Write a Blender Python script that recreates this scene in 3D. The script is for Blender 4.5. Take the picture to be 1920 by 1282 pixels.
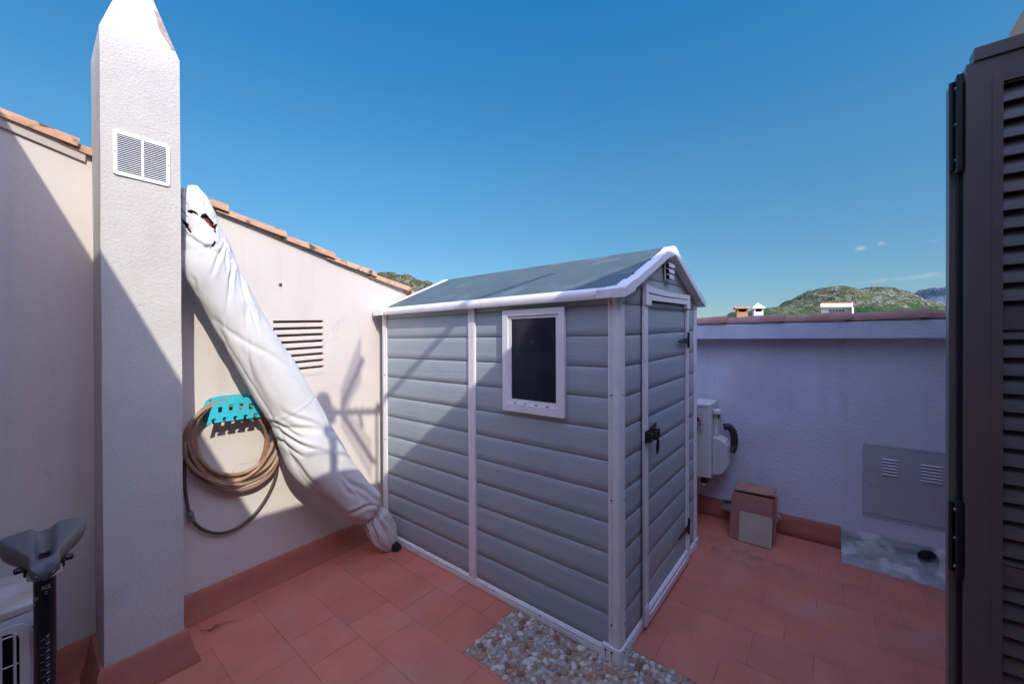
import bpy, bmesh, math, random
from mathutils import Vector, Matrix, noise
random.seed(7)
R=math.radians
for o in list(bpy.data.objects): bpy.data.objects.remove(o)
C=bpy.context.scene.collection
scn=bpy.context.scene
# ---------------------------------------------------------------- camera
F=737.0; H=1.44
p_,r_,a_=R(.25),R(-.20),R(39.0)
cp,sp,cr,sr=math.cos(p_),math.sin(p_),math.cos(r_),math.sin(r_)
M3=Matrix(((cr,-sr,0),(sr,cr,0),(0,0,1)))@Matrix(((1,0,0),(0,cp,-sp),(0,sp,cp)))@Matrix(((1,0,0),(0,0,-1),(0,1,0)))@Matrix(((math.sin(a_),-math.cos(a_),0),(math.cos(a_),math.sin(a_),0),(0,0,1)))
CP=Vector((0,0,H))
cam_d=bpy.data.cameras.new('camera'); cam=bpy.data.objects.new('camera',cam_d); C.objects.link(cam)
cam_d.sensor_width=36; cam_d.lens=F/1920*36; cam_d.clip_end=9000; cam_d.clip_start=.02
rot=Matrix((M3[0],-M3[1],-M3[2])).transposed()
cam.matrix_world=Matrix.Translation(CP)@rot.to_4x4()
scn.camera=cam
# ---------------------------------------------------------------- light
SKY_A=((.03,(.335,.39,.42)),(.38,(.31,.655,.72)),(.68,(.13,.77,1.0))); SKY_FILL=(6.3,4.7,4.5)
LD=Vector((.36,1,-.785))                       # direction the sunlight travels
EL=math.atan2(.785,math.hypot(.36,1))
w=bpy.data.worlds.new("World"); scn.world=w; w.use_nodes=True
nt=w.node_tree; nt.nodes.clear()
sky=nt.nodes.new('ShaderNodeTexSky'); sky.sky_type='NISHITA'; sky.sun_disc=False
sky.sun_elevation=EL; sky.sun_rotation=math.atan2(-LD.x,-LD.y)
sky.altitude=100; sky.air_density=1.0; sky.dust_density=.3; sky.ozone_density=3.0
bg=nt.nodes.new('ShaderNodeBackground'); bg.inputs[1].default_value=.15
wo=nt.nodes.new('ShaderNodeOutputWorld')
# sky tinted deep blue by height; added bright area overhead fills the shade
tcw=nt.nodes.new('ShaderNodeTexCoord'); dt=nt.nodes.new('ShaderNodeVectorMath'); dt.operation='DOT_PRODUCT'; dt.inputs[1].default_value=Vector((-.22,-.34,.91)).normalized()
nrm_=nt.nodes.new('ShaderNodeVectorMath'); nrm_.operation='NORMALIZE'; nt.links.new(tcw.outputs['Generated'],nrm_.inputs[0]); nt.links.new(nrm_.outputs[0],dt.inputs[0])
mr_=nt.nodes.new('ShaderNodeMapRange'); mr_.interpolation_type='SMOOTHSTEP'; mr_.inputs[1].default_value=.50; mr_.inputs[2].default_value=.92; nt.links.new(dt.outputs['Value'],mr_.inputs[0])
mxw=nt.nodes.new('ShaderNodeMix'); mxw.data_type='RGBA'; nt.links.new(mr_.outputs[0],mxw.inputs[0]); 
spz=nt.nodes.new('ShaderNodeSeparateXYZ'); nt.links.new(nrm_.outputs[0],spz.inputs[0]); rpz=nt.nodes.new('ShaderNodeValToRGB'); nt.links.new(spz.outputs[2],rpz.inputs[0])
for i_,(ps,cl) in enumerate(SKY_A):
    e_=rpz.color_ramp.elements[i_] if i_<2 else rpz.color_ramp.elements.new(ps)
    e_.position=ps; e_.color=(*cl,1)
nt.links.new(rpz.outputs[0],mxw.inputs[6]); mxw.inputs[7].default_value=(*SKY_FILL,1)
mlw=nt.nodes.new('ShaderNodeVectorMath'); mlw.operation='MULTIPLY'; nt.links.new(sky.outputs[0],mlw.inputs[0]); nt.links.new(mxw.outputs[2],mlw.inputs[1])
def cloud(px,py,ww,hh_,amt,tilt=0):
    global src_
    d0=(M3.transposed()@Vector(((px-960)/F,(py-641)/F,1))).normalized(); up0=Vector((0,0,1)); r0=d0.cross(up0).normalized(); u0=r0.cross(d0).normalized()
    r1=(r0*math.cos(tilt)+u0*math.sin(tilt)); u1=(u0*math.cos(tilt)-r0*math.sin(tilt)); k=F*math.sqrt(1+((px-960)/F)**2)
    def m(op,a,b=None):
        x=nt.nodes.new('ShaderNodeMath'); x.operation=op
        for i,v in enumerate((a,b)):
            if v is None: continue
            if isinstance(v,(int,float)): x.inputs[i].default_value=v
            else: nt.links.new(v,x.inputs[i])
        return x.outputs[0]
    def dot(v,off):
        x=nt.nodes.new('ShaderNodeVectorMath'); x.operation='DOT_PRODUCT'; x.inputs[1].default_value=v; nt.links.new(nrm_.outputs[0],x.inputs[0]); return m('MULTIPLY',x.outputs['Value'],off)
    a=m('POWER',m('ABSOLUTE',dot(r1,k/ww)),2.0); b_=m('POWER',m('ABSOLUTE',dot(u1,k/hh_)),2.0)
    g=m('POWER',2.718,m('MULTIPLY',m('ADD',a,b_),-1.0)); fr=dot(d0,1.0); g=m('MULTIPLY',g,m('GREATER_THAN',fr,.5))
    nz=nt.nodes.new('ShaderNodeTexNoise'); nz.inputs['Scale'].default_value=70; nz.inputs['Detail'].default_value=6; nt.links.new(nrm_.outputs[0],nz.inputs[0])
    mr2=nt.nodes.new('ShaderNodeMapRange'); mr2.inputs[1].default_value=.35; mr2.inputs[2].default_value=.62; nt.links.new(nz.outputs[0],mr2.inputs[0])
    f=m('MULTIPLY',m('MULTIPLY',g,mr2.outputs[0]),amt)
    mx_=nt.nodes.new('ShaderNodeMix'); mx_.data_type='RGBA'; nt.links.new(f,mx_.inputs[0]); nt.links.new(src_,mx_.inputs[6]); mx_.inputs[7].default_value=(3.4,3.5,3.7,1); src_=mx_.outputs[2]
src_=mlw.outputs[0]
cloud(1614,466,6,4,.55); cloud(1648,457,7,3,.4); cloud(1715,519,80,4,.26,.04); cloud(1750,452,60,2,.10,.10)
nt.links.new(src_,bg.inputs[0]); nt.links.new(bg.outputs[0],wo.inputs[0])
sun_d=bpy.data.lights.new('sun','SUN'); sun_d.energy=2.9; sun_d.angle=R(.42); sun_d.color=(1,.97,.85)
sun=bpy.data.objects.new('sun',sun_d); C.objects.link(sun); sun.location=(-2,-6,6)
sun.rotation_euler=LD.to_track_quat('-Z','Y').to_euler()
scn.view_settings.view_transform='Standard'; scn.view_settings.look='None'
scn.view_settings.exposure=.52; scn.view_settings.gamma=1
scn.render.resolution_x=1024; scn.render.resolution_y=683
# ---------------------------------------------------------------- pixel helpers (photo pixels -> points)
def ray(x,y): return M3.transposed()@Vector(((x-960)/F,(y-641)/F,1))
def on(x,y,ax,v):
    d=ray(x,y); return CP+d*((v-CP[ax])/d[ax])
def pr(P):
    c=M3@(Vector(P)-CP); return 960+F*c.x/c.z,641+F*c.y/c.z
WN=Vector((.062,-1,0)).normalized(); WT=Vector((1,.062,0)).normalized()
def W(X,d=0,z=0):                               # point on the left wall, d metres out of it
    return Vector((X,2.53+.062*X,z))+WN*d
def wl(x,y,d=0):
    dr=ray(x,y); o=W(0,d); return CP+dr*((o-CP).dot(WN)/dr.dot(WN))
# ---------------------------------------------------------------- object helpers
def tag(o,label=None,cat=None,group=None,kind=None):
    if label:o['label']=label
    if cat:o['category']=cat
    if group:o['group']=group
    if kind:o['kind']=kind
    return o
def thing(name,label,cat,loc=(0,0,0),group=None):
    o=bpy.data.objects.new(name,None); C.objects.link(o); o.location=loc; o.empty_display_size=.1
    return tag(o,label,cat,group)
def wloc(p):
    v=Vector((0,0,0))
    while p: v+=p.location; p=p.parent
    return v
def obj(name,bm,mat,parent=None,bevel=0,smooth=False,label=None,solid=0):
    if isinstance(bm,bmesh.types.BMesh):
        me=bpy.data.meshes.new(name); bmesh.ops.recalc_face_normals(bm,faces=bm.faces[:]); bm.to_mesh(me); bm.free()
    else: me=bm; me.name=name
    if parent: me.transform(Matrix.Translation(-wloc(parent)))
    if smooth:
        me.polygons.foreach_set('use_smooth',[True]*len(me.polygons))
        if smooth!='all': me.set_sharp_from_angle(angle=R(smooth if smooth is not True else 40))
    o=bpy.data.objects.new(name,me); C.objects.link(o)
    if mat: me.materials.clear(); me.materials.append(mat)
    if parent:o.parent=parent
    if solid:
        m=o.modifiers.new('s','SOLIDIFY'); m.thickness=solid; m.offset=-1
    if bevel:
        m=o.modifiers.new('b','BEVEL'); m.width=bevel; m.segments=2; m.limit_method='ANGLE'; m.angle_limit=R(40)
        m.harden_normals=False
    if label:o['label']=label
    return o
def BM(): return bmesh.new()
def box(bm,x0,x1,y0,y1,z0,z1,T=None):
    vs=[bm.verts.new((x,y,z)) for x in (x0,x1) for y in (y0,y1) for z in (z0,z1)]
    for f in ((0,1,3,2),(4,6,7,5),(0,4,5,1),(2,3,7,6),(0,2,6,4),(1,5,7,3)): bm.faces.new([vs[i] for i in f])
    if T:
        for v in vs: v.co=T(v.co)
    return vs
def hexa(bm,P):
    vs=[bm.verts.new(p) for p in P]
    for f in ((0,1,2,3),(4,7,6,5),(0,4,5,1),(1,5,6,2),(2,6,7,3),(3,7,4,0)): bm.faces.new([vs[i] for i in f])
def wbox(bm,X0,X1,d0,d1,z0,z1):                 # box on the left wall
    hexa(bm,[W(X0,d0,z0),W(X1,d0,z0),W(X1,d1,z0),W(X0,d1,z0),W(X0,d0,z1),W(X1,d0,z1),W(X1,d1,z1),W(X0,d1,z1)])
def tube(bm,pts,r,n=10,cap=True,flat=1.0):
    pts=[Vector(p) for p in pts]; rings=[]; up=None
    for i,p in enumerate(pts):
        t=(pts[min(i+1,len(pts)-1)]-pts[max(i-1,0)]).normalized()
        if up is None:
            up=Vector((0,0,1)) if abs(t.z)<.9 else Vector((1,0,0))
        u=(up-t*up.dot(t)).normalized(); up=u; v=t.cross(u)
        rr=r[i] if isinstance(r,(list,tuple)) else r
        rings.append([bm.verts.new(p+(u*math.cos(k*2*math.pi/n)+v*math.sin(k*2*math.pi/n)*flat)*rr) for k in range(n)])
    for A,B in zip(rings,rings[1:]):
        for k in range(n): bm.faces.new((A[k],A[(k+1)%n],B[(k+1)%n],B[k]))
    if cap: bm.faces.new(rings[0]); bm.faces.new(rings[-1][::-1])
def disc(bm,c,nrm,r,h,n=14):                    # short cylinder
    c=Vector(c); nrm=Vector(nrm).normalized(); tube(bm,[c,c+nrm*h],r,n)
def plate(outer,holes,o,ex,ey,th):              # flat sheet with holes; 2D coords in frame (o,ex,ey), thickness th along ex x ey
    cu=bpy.data.curves.new('c','CURVE'); cu.dimensions='2D'; cu.fill_mode='BOTH'; cu.extrude=th/2
    for pl in [outer]+list(holes):
        s=cu.splines.new('POLY'); s.points.add(len(pl)-1); s.use_cyclic_u=True
        for q,pt in zip(s.points,pl): q.co=(pt[0],pt[1],0,1)
    ob=bpy.data.objects.new('c',cu); C.objects.link(ob); dg=bpy.context.evaluated_depsgraph_get()
    me=bpy.data.meshes.new_from_object(ob.evaluated_get(dg)); bpy.data.objects.remove(ob)
    ex=Vector(ex).normalized(); ey=Vector(ey).normalized(); ez=ex.cross(ey)
    m=Matrix((ex,ey,ez)).transposed().to_4x4(); m.translation=Vector(o)+ez*th/2
    me.transform(m); return me
def text(s,size,o,ex,ey,th=.0006,align='LEFT',bold=0):
    cu=bpy.data.curves.new('t','FONT'); cu.body=s; cu.size=size; cu.extrude=th/2; cu.align_x=align; cu.offset=bold
    ob=bpy.data.objects.new('t',cu); C.objects.link(ob); dg=bpy.context.evaluated_depsgraph_get()
    me=bpy.data.meshes.new_from_object(ob.evaluated_get(dg)); bpy.data.objects.remove(ob)
    ex=Vector(ex).normalized(); ey=Vector(ey).normalized(); ez=ex.cross(ey)
    m=Matrix((ex,ey,ez)).transposed().to_4x4(); m.translation=Vector(o)+ez*th/2
    me.transform(m); return me
def pieces(name,bm,mat,parent,**kw):            # one object for each separate piece of the mesh
    bm.verts.index_update(); seen=set(); out=[]
    for v in bm.verts[:]:
        if v in seen: continue
        st=[v]; comp=[]; seen.add(v)
        while st:
            a=st.pop(); comp.append(a)
            for e in a.link_edges:
                b=e.other_vert(a)
                if b not in seen: seen.add(b); st.append(b)
        nb_=bmesh.new(); mp_={a:nb_.verts.new(a.co) for a in comp}
        for f in {f for a in comp for f in a.link_faces}: nb_.faces.new([mp_[a] for a in f.verts])
        out.append(obj(name,nb_,mat,parent,**kw))
    bm.free(); return out
def boolean_cut(o,cut_bm):
    me=bpy.data.meshes.new('k'); bmesh.ops.recalc_face_normals(cut_bm,faces=cut_bm.faces[:]); cut_bm.to_mesh(me); cut_bm.free()
    k=bpy.data.objects.new('k',me); C.objects.link(k); k.location=wloc(o.parent) if False else (0,0,0)
    par=wloc(o.parent) if o.parent else Vector((0,0,0)); me.transform(Matrix.Translation(-par)); 
    k.parent=o.parent
    m=o.modifiers.new('b','BOOLEAN'); m.object=k; m.operation='DIFFERENCE'; m.solver='EXACT'
    bpy.context.view_layer.update()
    dg=bpy.context.evaluated_depsgraph_get(); nm=bpy.data.meshes.new_from_object(o.evaluated_get(dg))
    o.modifiers.clear(); o.data=nm; bpy.data.objects.remove(k)
# ---------------------------------------------------------------- materials
def mat(name,col,rough=.6,col2=None,nscale=8,contrast=(.35,.65),bump=0,bscale=200,bdist=.002,spec=.5,metal=0,stretch=(1,1,1),
        col3=None,n3=2.5,c3=(.55,.75),bump2=0,b2scale=30,detail=4,coat=0,island=0,crack=0,streak=None):
    m=bpy.data.materials.new(name); m.use_nodes=True; n=m.node_tree.nodes; L=m.node_tree.links; b=n['Principled BSDF']
    b.inputs['Roughness'].default_value=rough; b.inputs['Metallic'].default_value=metal
    b.inputs['Specular IOR Level'].default_value=spec; b.inputs['Coat Weight'].default_value=coat
    tc=n.new('ShaderNodeTexCoord'); mp=n.new('ShaderNodeMapping'); mp.inputs['Scale'].default_value=stretch
    g=n.new('ShaderNodeNewGeometry'); L.new(g.outputs['Position'],mp.inputs[0]); V=mp.outputs[0]
    def noi(s,d=detail,vec=None):
        x=n.new('ShaderNodeTexNoise'); x.inputs['Scale'].default_value=s; x.inputs['Detail'].default_value=d; L.new(vec or V,x.inputs[0]); return x
    def ramp(src,c):
        x=n.new('ShaderNodeMapRange'); x.inputs[1].default_value=c[0]; x.inputs[2].default_value=c[1]; L.new(src,x.inputs[0]); return x.outputs[0]
    def mix(fac,a,c):
        x=n.new('ShaderNodeMix'); x.data_type='RGBA'; L.new(fac,x.inputs[0])
        for i,v in ((6,a),(7,c)):
            if isinstance(v,tuple): x.inputs[i].default_value=(*v,1)
            else: L.new(v,x.inputs[i])
        return x.outputs[2]
    out=None
    if col2: out=mix(ramp(noi(nscale).outputs[0],contrast),col,col2)
    if col3: out=mix(ramp(noi(n3,6,g.outputs['Position']).outputs[0],c3),out or col,col3)
    if streak:
        mp2=n.new('ShaderNodeMapping'); mp2.inputs['Scale'].default_value=(1,1,.07); L.new(g.outputs['Position'],mp2.inputs[0])
        k=n.new('ShaderNodeMath'); k.operation='MULTIPLY'; L.new(ramp(noi(16,3,mp2.outputs[0]).outputs[0],(.52,.72)),k.inputs[0]); L.new(ramp(noi(1.7,3,g.outputs['Position']).outputs[0],(.42,.62)),k.inputs[1])
        k2=n.new('ShaderNodeMath'); k2.operation='MULTIPLY'; L.new(k.outputs[0],k2.inputs[0]); k2.inputs[1].default_value=.45
        out=mix(k2.outputs[0],out or col,streak)
    if crack:
        vo=n.new('ShaderNodeTexVoronoi'); vo.feature='DISTANCE_TO_EDGE'; vo.inputs['Scale'].default_value=crack
        wv=n.new('ShaderNodeVectorMath'); wv.operation='MULTIPLY_ADD'; L.new(noi(5,4,g.outputs['Position']).outputs[1],wv.inputs[0]); wv.inputs[1].default_value=(.35,.35,.35); L.new(g.outputs['Position'],wv.inputs[2]); L.new(wv.outputs[0],vo.inputs[0])
        k=n.new('ShaderNodeMapRange'); k.inputs[1].default_value=.004; k.inputs[2].default_value=.0015; L.new(vo.outputs[0],k.inputs[0])
        k2=n.new('ShaderNodeMath'); k2.operation='MULTIPLY'; L.new(k.outputs[0],k2.inputs[0]); L.new(ramp(noi(1.6,2,g.outputs['Position']).outputs[0],(.58,.64)),k2.inputs[1])
        k3=n.new('ShaderNodeMath'); k3.operation='MULTIPLY'; L.new(k2.outputs[0],k3.inputs[0]); k3.inputs[1].default_value=.30
        out=mix(k3.outputs[0],out or col,(col[0]*.3,col[1]*.28,col[2]*.26))
    if island:
        sc_=n.new('ShaderNodeMapRange'); sc_.inputs[3].default_value=1-island; sc_.inputs[4].default_value=1+island; L.new(g.outputs['Random Per Island'],sc_.inputs[0])
        vm=n.new('ShaderNodeVectorMath'); vm.operation='SCALE'; L.new(out,vm.inputs[0]); L.new(sc_.outputs[0],vm.inputs[3]); out=vm.outputs[0]
    if out: L.new(out,b.inputs['Base Color'])
    else: b.inputs['Base Color'].default_value=(*col,1)
    last=None
    for st,sc in ((bump,bscale),(bump2,b2scale)):
        if st:
            bp=n.new('ShaderNodeBump'); bp.inputs['Strength'].default_value=st; bp.inputs['Distance'].default_value=bdist
            L.new(noi(sc,3).outputs[0],bp.inputs['Height'])
            if last: L.new(last,bp.inputs['Normal'])
            last=bp.outputs[0]
    if last: L.new(last,b.inputs['Normal'])
    m['b']=1
    return m
M={}
M['stucco']=mat('stucco',(.64,.57,.53),.9,(.57,.50,.465),3,(.3,.7),bump=.75,bscale=75,bdist=.006,spec=.15,bump2=.35,b2scale=190,col3=(.58,.50,.46),n3=1.3,c3=(.56,.8))
M['stucco_smooth']=mat('stucco_smooth',(.61,.555,.50),.9,(.56,.505,.46),2.5,(.3,.7),bump=.3,bscale=60,bdist=.004,spec=.15,bump2=.3,b2scale=12,col3=(.60,.52,.48),n3=.9,c3=(.56,.85),crack=1.3,streak=(.50,.44,.41))
M['stucco_right']=mat('stucco_right',(.70,.68,.76),.9,(.62,.60,.68),2.2,(.3,.7),bump=.6,bscale=55,bdist=.006,spec=.15,bump2=.35,b2scale=160,col3=(.54,.50,.56),n3=1.1,c3=(.5,.8),crack=1.1,streak=(.50,.47,.53))
M['house']=mat('house_render',(.68,.46,.37),.9,(.62,.41,.33),3,bump=.5,bscale=70,bdist=.005,spec=.1)
M['claybounce']=mat('clay_bounce_tint',(.72,.36,.24),.9,(.6,.28,.18),20)  # clay colour brightened to orange for bounced light inside the vent slots
M['chimney']=mat('chimney_render',(.57,.54,.495),.9,(.525,.49,.45),6,(.3,.7),bump=.6,bscale=105,bdist=.004,spec=.15,bump2=.4,b2scale=230,col3=(.47,.43,.40),n3=4,c3=(.6,.80),crack=3.2,streak=(.48,.44,.41))
M['red']=mat('red_floor_paint',(.60,.195,.13),.62,(.50,.155,.105),5,(.3,.7),island=.06,bump=.25,bscale=40,bdist=.002,spec=.35,bump2=.12,b2scale=160,col3=(.50,.22,.165),n3=3.2,c3=(.54,.75))
M['redskirt']=mat('red_skirting_paint',(.45,.155,.10),.6,(.38,.13,.09),7,(.3,.7),bump=.35,bscale=30,bdist=.003,spec=.35,col3=(.38,.16,.12),n3=5,c3=(.58,.75))
M['joint']=mat('tile_joint',(.30,.115,.085),.9,(.55,.30,.24),9,(.42,.6),spec=.1)
M['tile']=mat('clay_tile',(.50,.31,.195),.85,(.40,.215,.13),14,(.35,.7),bump=.4,bscale=60,bdist=.003,spec=.15,col3=(.10,.07,.05),n3=16,c3=(.56,.66),detail=6)
M['tile2']=mat('clay_tile_rosy',(.50,.25,.20),.85,(.38,.18,.15),12,(.35,.65),bump=.4,bscale=60,bdist=.003,spec=.15,col3=(.42,.28,.23),n3=9,c3=(.55,.75))
M['mortar']=mat('mortar',(.62,.56,.5),.95,(.3,.25,.2),25,(.4,.7),bump=.8,bscale=60,bdist=.005,spec=.1)
M['siding']=mat('shed_siding_plastic',(.375,.425,.455),.5,(.335,.385,.415),14,(.3,.7),bump=.55,bscale=55,bdist=.0022,spec=.4,stretch=(.12,.12,3.0),col3=(.42,.455,.465),n3=3,c3=(.5,.8),bump2=.5,b2scale=22,detail=5)
M['white']=mat('shed_trim_plastic',(.82,.785,.79),.42,(.77,.735,.74),6,(.3,.7),bump=.15,bscale=90,bdist=.001,spec=.45,col3=(.68,.63,.63),n3=9,c3=(.58,.75))
M['roof']=mat('shed_roof_plastic',(.095,.125,.125),.55,(.08,.105,.105),4,(.3,.7),bump=.25,bscale=140,bdist=.001,spec=.4,col3=(.17,.19,.20),n3=6,c3=(.55,.8))
M['black']=mat('black_metal',(.012,.013,.015),.4,spec=.5)
M['screw']=mat('rusty_screw',(.03,.022,.018),.6,(.09,.035,.015),60)
M['rust']=mat('rust_stain',(.33,.16,.07),.8,(.45,.3,.2),70)
M['glass']=mat('dusty_pane',(.011,.012,.022),.12,(.02,.022,.034),7,(.45,.7),spec=.5,col3=(.06,.06,.08),n3=22,c3=(.66,.8))
M['dark']=mat('dark_interior',(.008,.008,.009),.9,spec=.1)
M['cover']=mat('parasol_cover_fabric',(.61,.60,.585),.7,(.56,.55,.535),5,(.3,.7),bump=.12,bscale=350,bdist=.0008,spec=.25,col3=(.46,.44,.43),n3=5,c3=(.6,.8),bump2=.35,b2scale=14)
M['seam']=mat('seam_thread',(.5,.49,.48),.8)
M['redcloth']=mat('red_canopy_cloth',(.20,.022,.014),.85,(.10,.012,.01),20,bump=.4,bscale=60,bdist=.004)
M['hose']=mat('brown_hose',(.32,.185,.105),.5,(.20,.12,.08),9,(.3,.7),spec=.4,col3=(.50,.37,.28),n3=6,c3=(.5,.7))
M['hosedark']=mat('dark_hose',(.085,.045,.04),.5,(.06,.035,.03),9)
M['teal']=mat('teal_plastic',(.045,.42,.50),.45,(.05,.48,.56),8,(.3,.7),spec=.4,col3=(.12,.5,.55),n3=12,c3=(.6,.8))
M['acwhite']=mat('aircon_enamel',(.62,.62,.60),.45,(.57,.57,.56),5,(.3,.7),spec=.4)
M['acdirty']=mat('aircon_dusty_top',(.50,.46,.42),.8,(.42,.33,.26),9,(.35,.65),spec=.2,col3=(.27,.21,.17),n3=14,c3=(.6,.75),bump=.2,bscale=60)
M['rubber']=mat('black_rubber',(.012,.013,.016),.5,(.022,.022,.026),20)
M['steel']=mat('painted_cabinet_steel',(.47,.45,.49),.5,(.42,.40,.44),3,(.3,.7),spec=.4,bump=.1,bscale=25,bdist=.002,col3=(.36,.35,.40),n3=5,c3=(.55,.8))
M['concrete']=mat('raw_concrete',(.42,.41,.39),.95,(.26,.26,.25),14,(.35,.65),bump=.8,bscale=35,bdist=.008,spec=.1,stretch=(1,.5,2),col3=(.60,.58,.55),n3=7,c3=(.5,.62),bump2=.5,b2scale=120)
M['beige']=mat('beige_tile_face',(.47,.365,.28),.6,(.40,.31,.235),6,(.3,.7),col3=(.22,.19,.15),n3=18,c3=(.62,.8))
M['redtile']=mat('loose_red_tile',(.36,.13,.09),.65,(.30,.11,.08),9,(.3,.7),bump=.2,bscale=60,col3=(.42,.24,.19),n3=11,c3=(.6,.75))
M['brown']=mat('brown_lacquered_aluminium',(.17,.135,.125),.38,(.155,.123,.113),40,(.3,.7),spec=.45,bump=.15,bscale=400,bdist=.0005)
M['label']=mat('label_film',(.52,.52,.53),.3)
M['zinc']=mat('zinc_screw',(.45,.45,.45),.35,metal=.9)
M['alu']=mat('vent_white_enamel',(.80,.81,.82),.4,(.75,.76,.77),20)
M['saddle']=mat('saddle_leatherette',(.11,.108,.11),.45,(.095,.094,.097),60,spec=.5,bump=.15,bscale=600,bdist=.0005)
M['bikeblue']=mat('blue_frame_paint',(.03,.14,.38),.3,coat=.6)
M['postblack']=mat('anodised_black',(.008,.010,.014),.3,spec=.5)
M['print']=mat('white_print',(.38,.38,.38),.6)
M['magenta']=mat('magenta_print',(.42,.01,.06),.5)
M['logo']=mat('dark_red_print',(.30,.008,.05),.5)
M['ink']=mat('black_print',(.03,.03,.035),.6)
M['whitepaint']=mat('far_white_render',(.78,.76,.72),.9,(.7,.68,.64),2)
M['farclay']=mat('far_clay',(.55,.27,.13),.9,(.42,.18,.09),10)
M['bag']=mat('plastic_bag',(.50,.52,.54),.35,(.38,.40,.43),12,bump=.5,bscale=30,bdist=.01)
M['galv']=mat('galvanised_tube',(.4,.4,.4),.4,metal=.8)
# ---------------------------------------------------------------- ground, hills
bm=BM(); box(bm,-4000,4000,-4000,4000,-9.0,-7.0); 
tag(obj('ground',bm,mat('far_ground',(.10,.10,.06),.95,(.2,.17,.11),.02,nscale and (.3,.7) if False else (.3,.7)) if False else mat('far_ground',(.10,.11,.06),.95,(.22,.19,.13),.02)),kind='structure')
def hill(name,prof,dist,thick,mt,seed,rough=1,base=560):
    bm=BM(); nx=240; ny=56; prof=sorted(prof); x0,x1=prof[0][0],prof[-1][0]; g=[]
    fw=Vector((math.cos(a_),math.sin(a_),0)); rt=Vector((math.sin(a_),-math.cos(a_),0))
    for i in range(nx):
        px=x0+(x1-x0)*i/(nx-1)
        for k in range(len(prof)-1):
            if prof[k][0]<=px<=prof[k+1][0]: break
        f=(px-prof[k][0])/(prof[k+1][0]-prof[k][0]); f=f*f*(3-2*f) if rough else f
        py=prof[k][1]*(1-f)+prof[k+1][1]*f; row=[]
        for j in range(ny):
            v=j/(ny-1); dd=dist+(v-.55)*thick
            P=rt*((px-960)/F*dist)+fw*dd
            hz=(638-py)/F*dist+H
            s=1-abs((v-.55)/.55)**1.5 if v<.55 else 1-((v-.55)/.45)**2
            q=Vector((P.x,P.y,seed*100))/dist
            nz=noise.fractal(q*11,.9,2.1,7)*.16+noise.ridged_multi_fractal(q*6,1,2.2,5,.9,2)*.05
            z=-8+(hz+8)*max(s,0)*(1+nz*(1-.75*max(0,1-abs(v-.55)*7)))
            row.append(bm.verts.new((P.x,P.y,z)))
        g.append(row)
    for i in range(nx-1):
        for j in range(ny-1): bm.faces.new((g[i][j],g[i+1][j],g[i+1][j+1],g[i][j+1]))
    return tag(obj(name,bm,mt,smooth='all'),kind='structure')
def hill_mat(name,rock,scrub,forest,sc,tree):
    m=bpy.data.materials.new(name); m.use_nodes=True; n=m.node_tree.nodes; L=m.node_tree.links; b=n['Principled BSDF']
    b.inputs['Roughness'].default_value=.95; b.inputs['Specular IOR Level'].default_value=.05
    g=n.new('ShaderNodeNewGeometry')
    def noi(s,d=6):
        x=n.new('ShaderNodeTexNoise'); x.inputs['Scale'].default_value=s; x.inputs['Detail'].default_value=d; x.inputs['Roughness'].default_value=.65; L.new(g.outputs['Position'],x.inputs[0]); return x.outputs[0]
    def rmp(s,a,c):
        x=n.new('ShaderNodeMapRange'); x.inputs[1].default_value=a; x.inputs[2].default_value=c; L.new(s,x.inputs[0]); return x.outputs[0]
    def mix(f,a,c):
        x=n.new('ShaderNodeMix'); x.data_type='RGBA'; L.new(f,x.inputs[0])
        for i,v in ((6,a),(7,c)):
            if isinstance(v,tuple): x.inputs[i].default_value=(*v,1)
            else: L.new(v,x.inputs[i])
        return x.outputs[2]
    c=mix(rmp(noi(sc*7),.47,.56),scrub,rock)
    c=mix(rmp(noi(sc*30,3),.52,.56),c,(forest[0]*1.1,forest[1]*1.1,forest[2]))
    sep=n.new('ShaderNodeSeparateXYZ'); L.new(g.outputs['Position'],sep.inputs[0])
    ad=n.new('ShaderNodeMath'); ad.operation='MULTIPLY_ADD'; L.new(noi(sc*3),ad.inputs[0]); ad.inputs[1].default_value=-120*tree[1]; L.new(sep.outputs[2],ad.inputs[2])
    fz=rmp(ad.outputs[0],tree[0]-60*tree[1]+6,tree[0]-60*tree[1]-6)
    c=mix(fz,c,mix(rmp(noi(sc*40,3),.4,.6),forest,(forest[0]*2.2,forest[1]*2,forest[2]*1.8)))
    L.new(c,b.inputs['Base Color'])
    bp=n.new('ShaderNodeBump'); bp.inputs['Strength'].default_value=1; bp.inputs['Distance'].default_value=6; L.new(noi(sc*22),bp.inputs['Height']); L.new(bp.outputs[0],b.inputs['Normal'])
    return m
hm=hill_mat('hill_scrub_rock',(.29,.26,.205),(.13,.135,.065),(.030,.065,.025),.012,(44,.55))
hill('hills',[(1330,640),(1380,598),(1402,588),(1432,583),(1465,581),(1482,575),(1500,566),(1513,555),(1535,544.5),(1550,542),(1568,544),(1587,551),(1605,548.5),(1618,545),(1631,551),(1644,556),(1666,563),(1688,568),(1710,571),(1732,574),(1760,580),(1820,592),(1900,605)],620,330,hm,1)
hm2=hill_mat('far_peak_rock_haze',(.30,.31,.34),(.20,.23,.27),(.06,.10,.12),.004,(-50,.1))  # rock and forest colours shifted towards blue to stand in for haze
hill('hills',[(1680,600),(1715,582),(1730,571.6),(1749,559.5),(1753,549),(1758,543.5),(1765,546),(1776,547.5),(1790,556),(1830,552),(1880,575),(1960,600)],2400,1100,hm2,2,rough=0)
hm3=hill_mat('near_hill_scrub',(.30,.25,.17),(.13,.13,.06),(.035,.06,.025),.02,(-100,.1))
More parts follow.
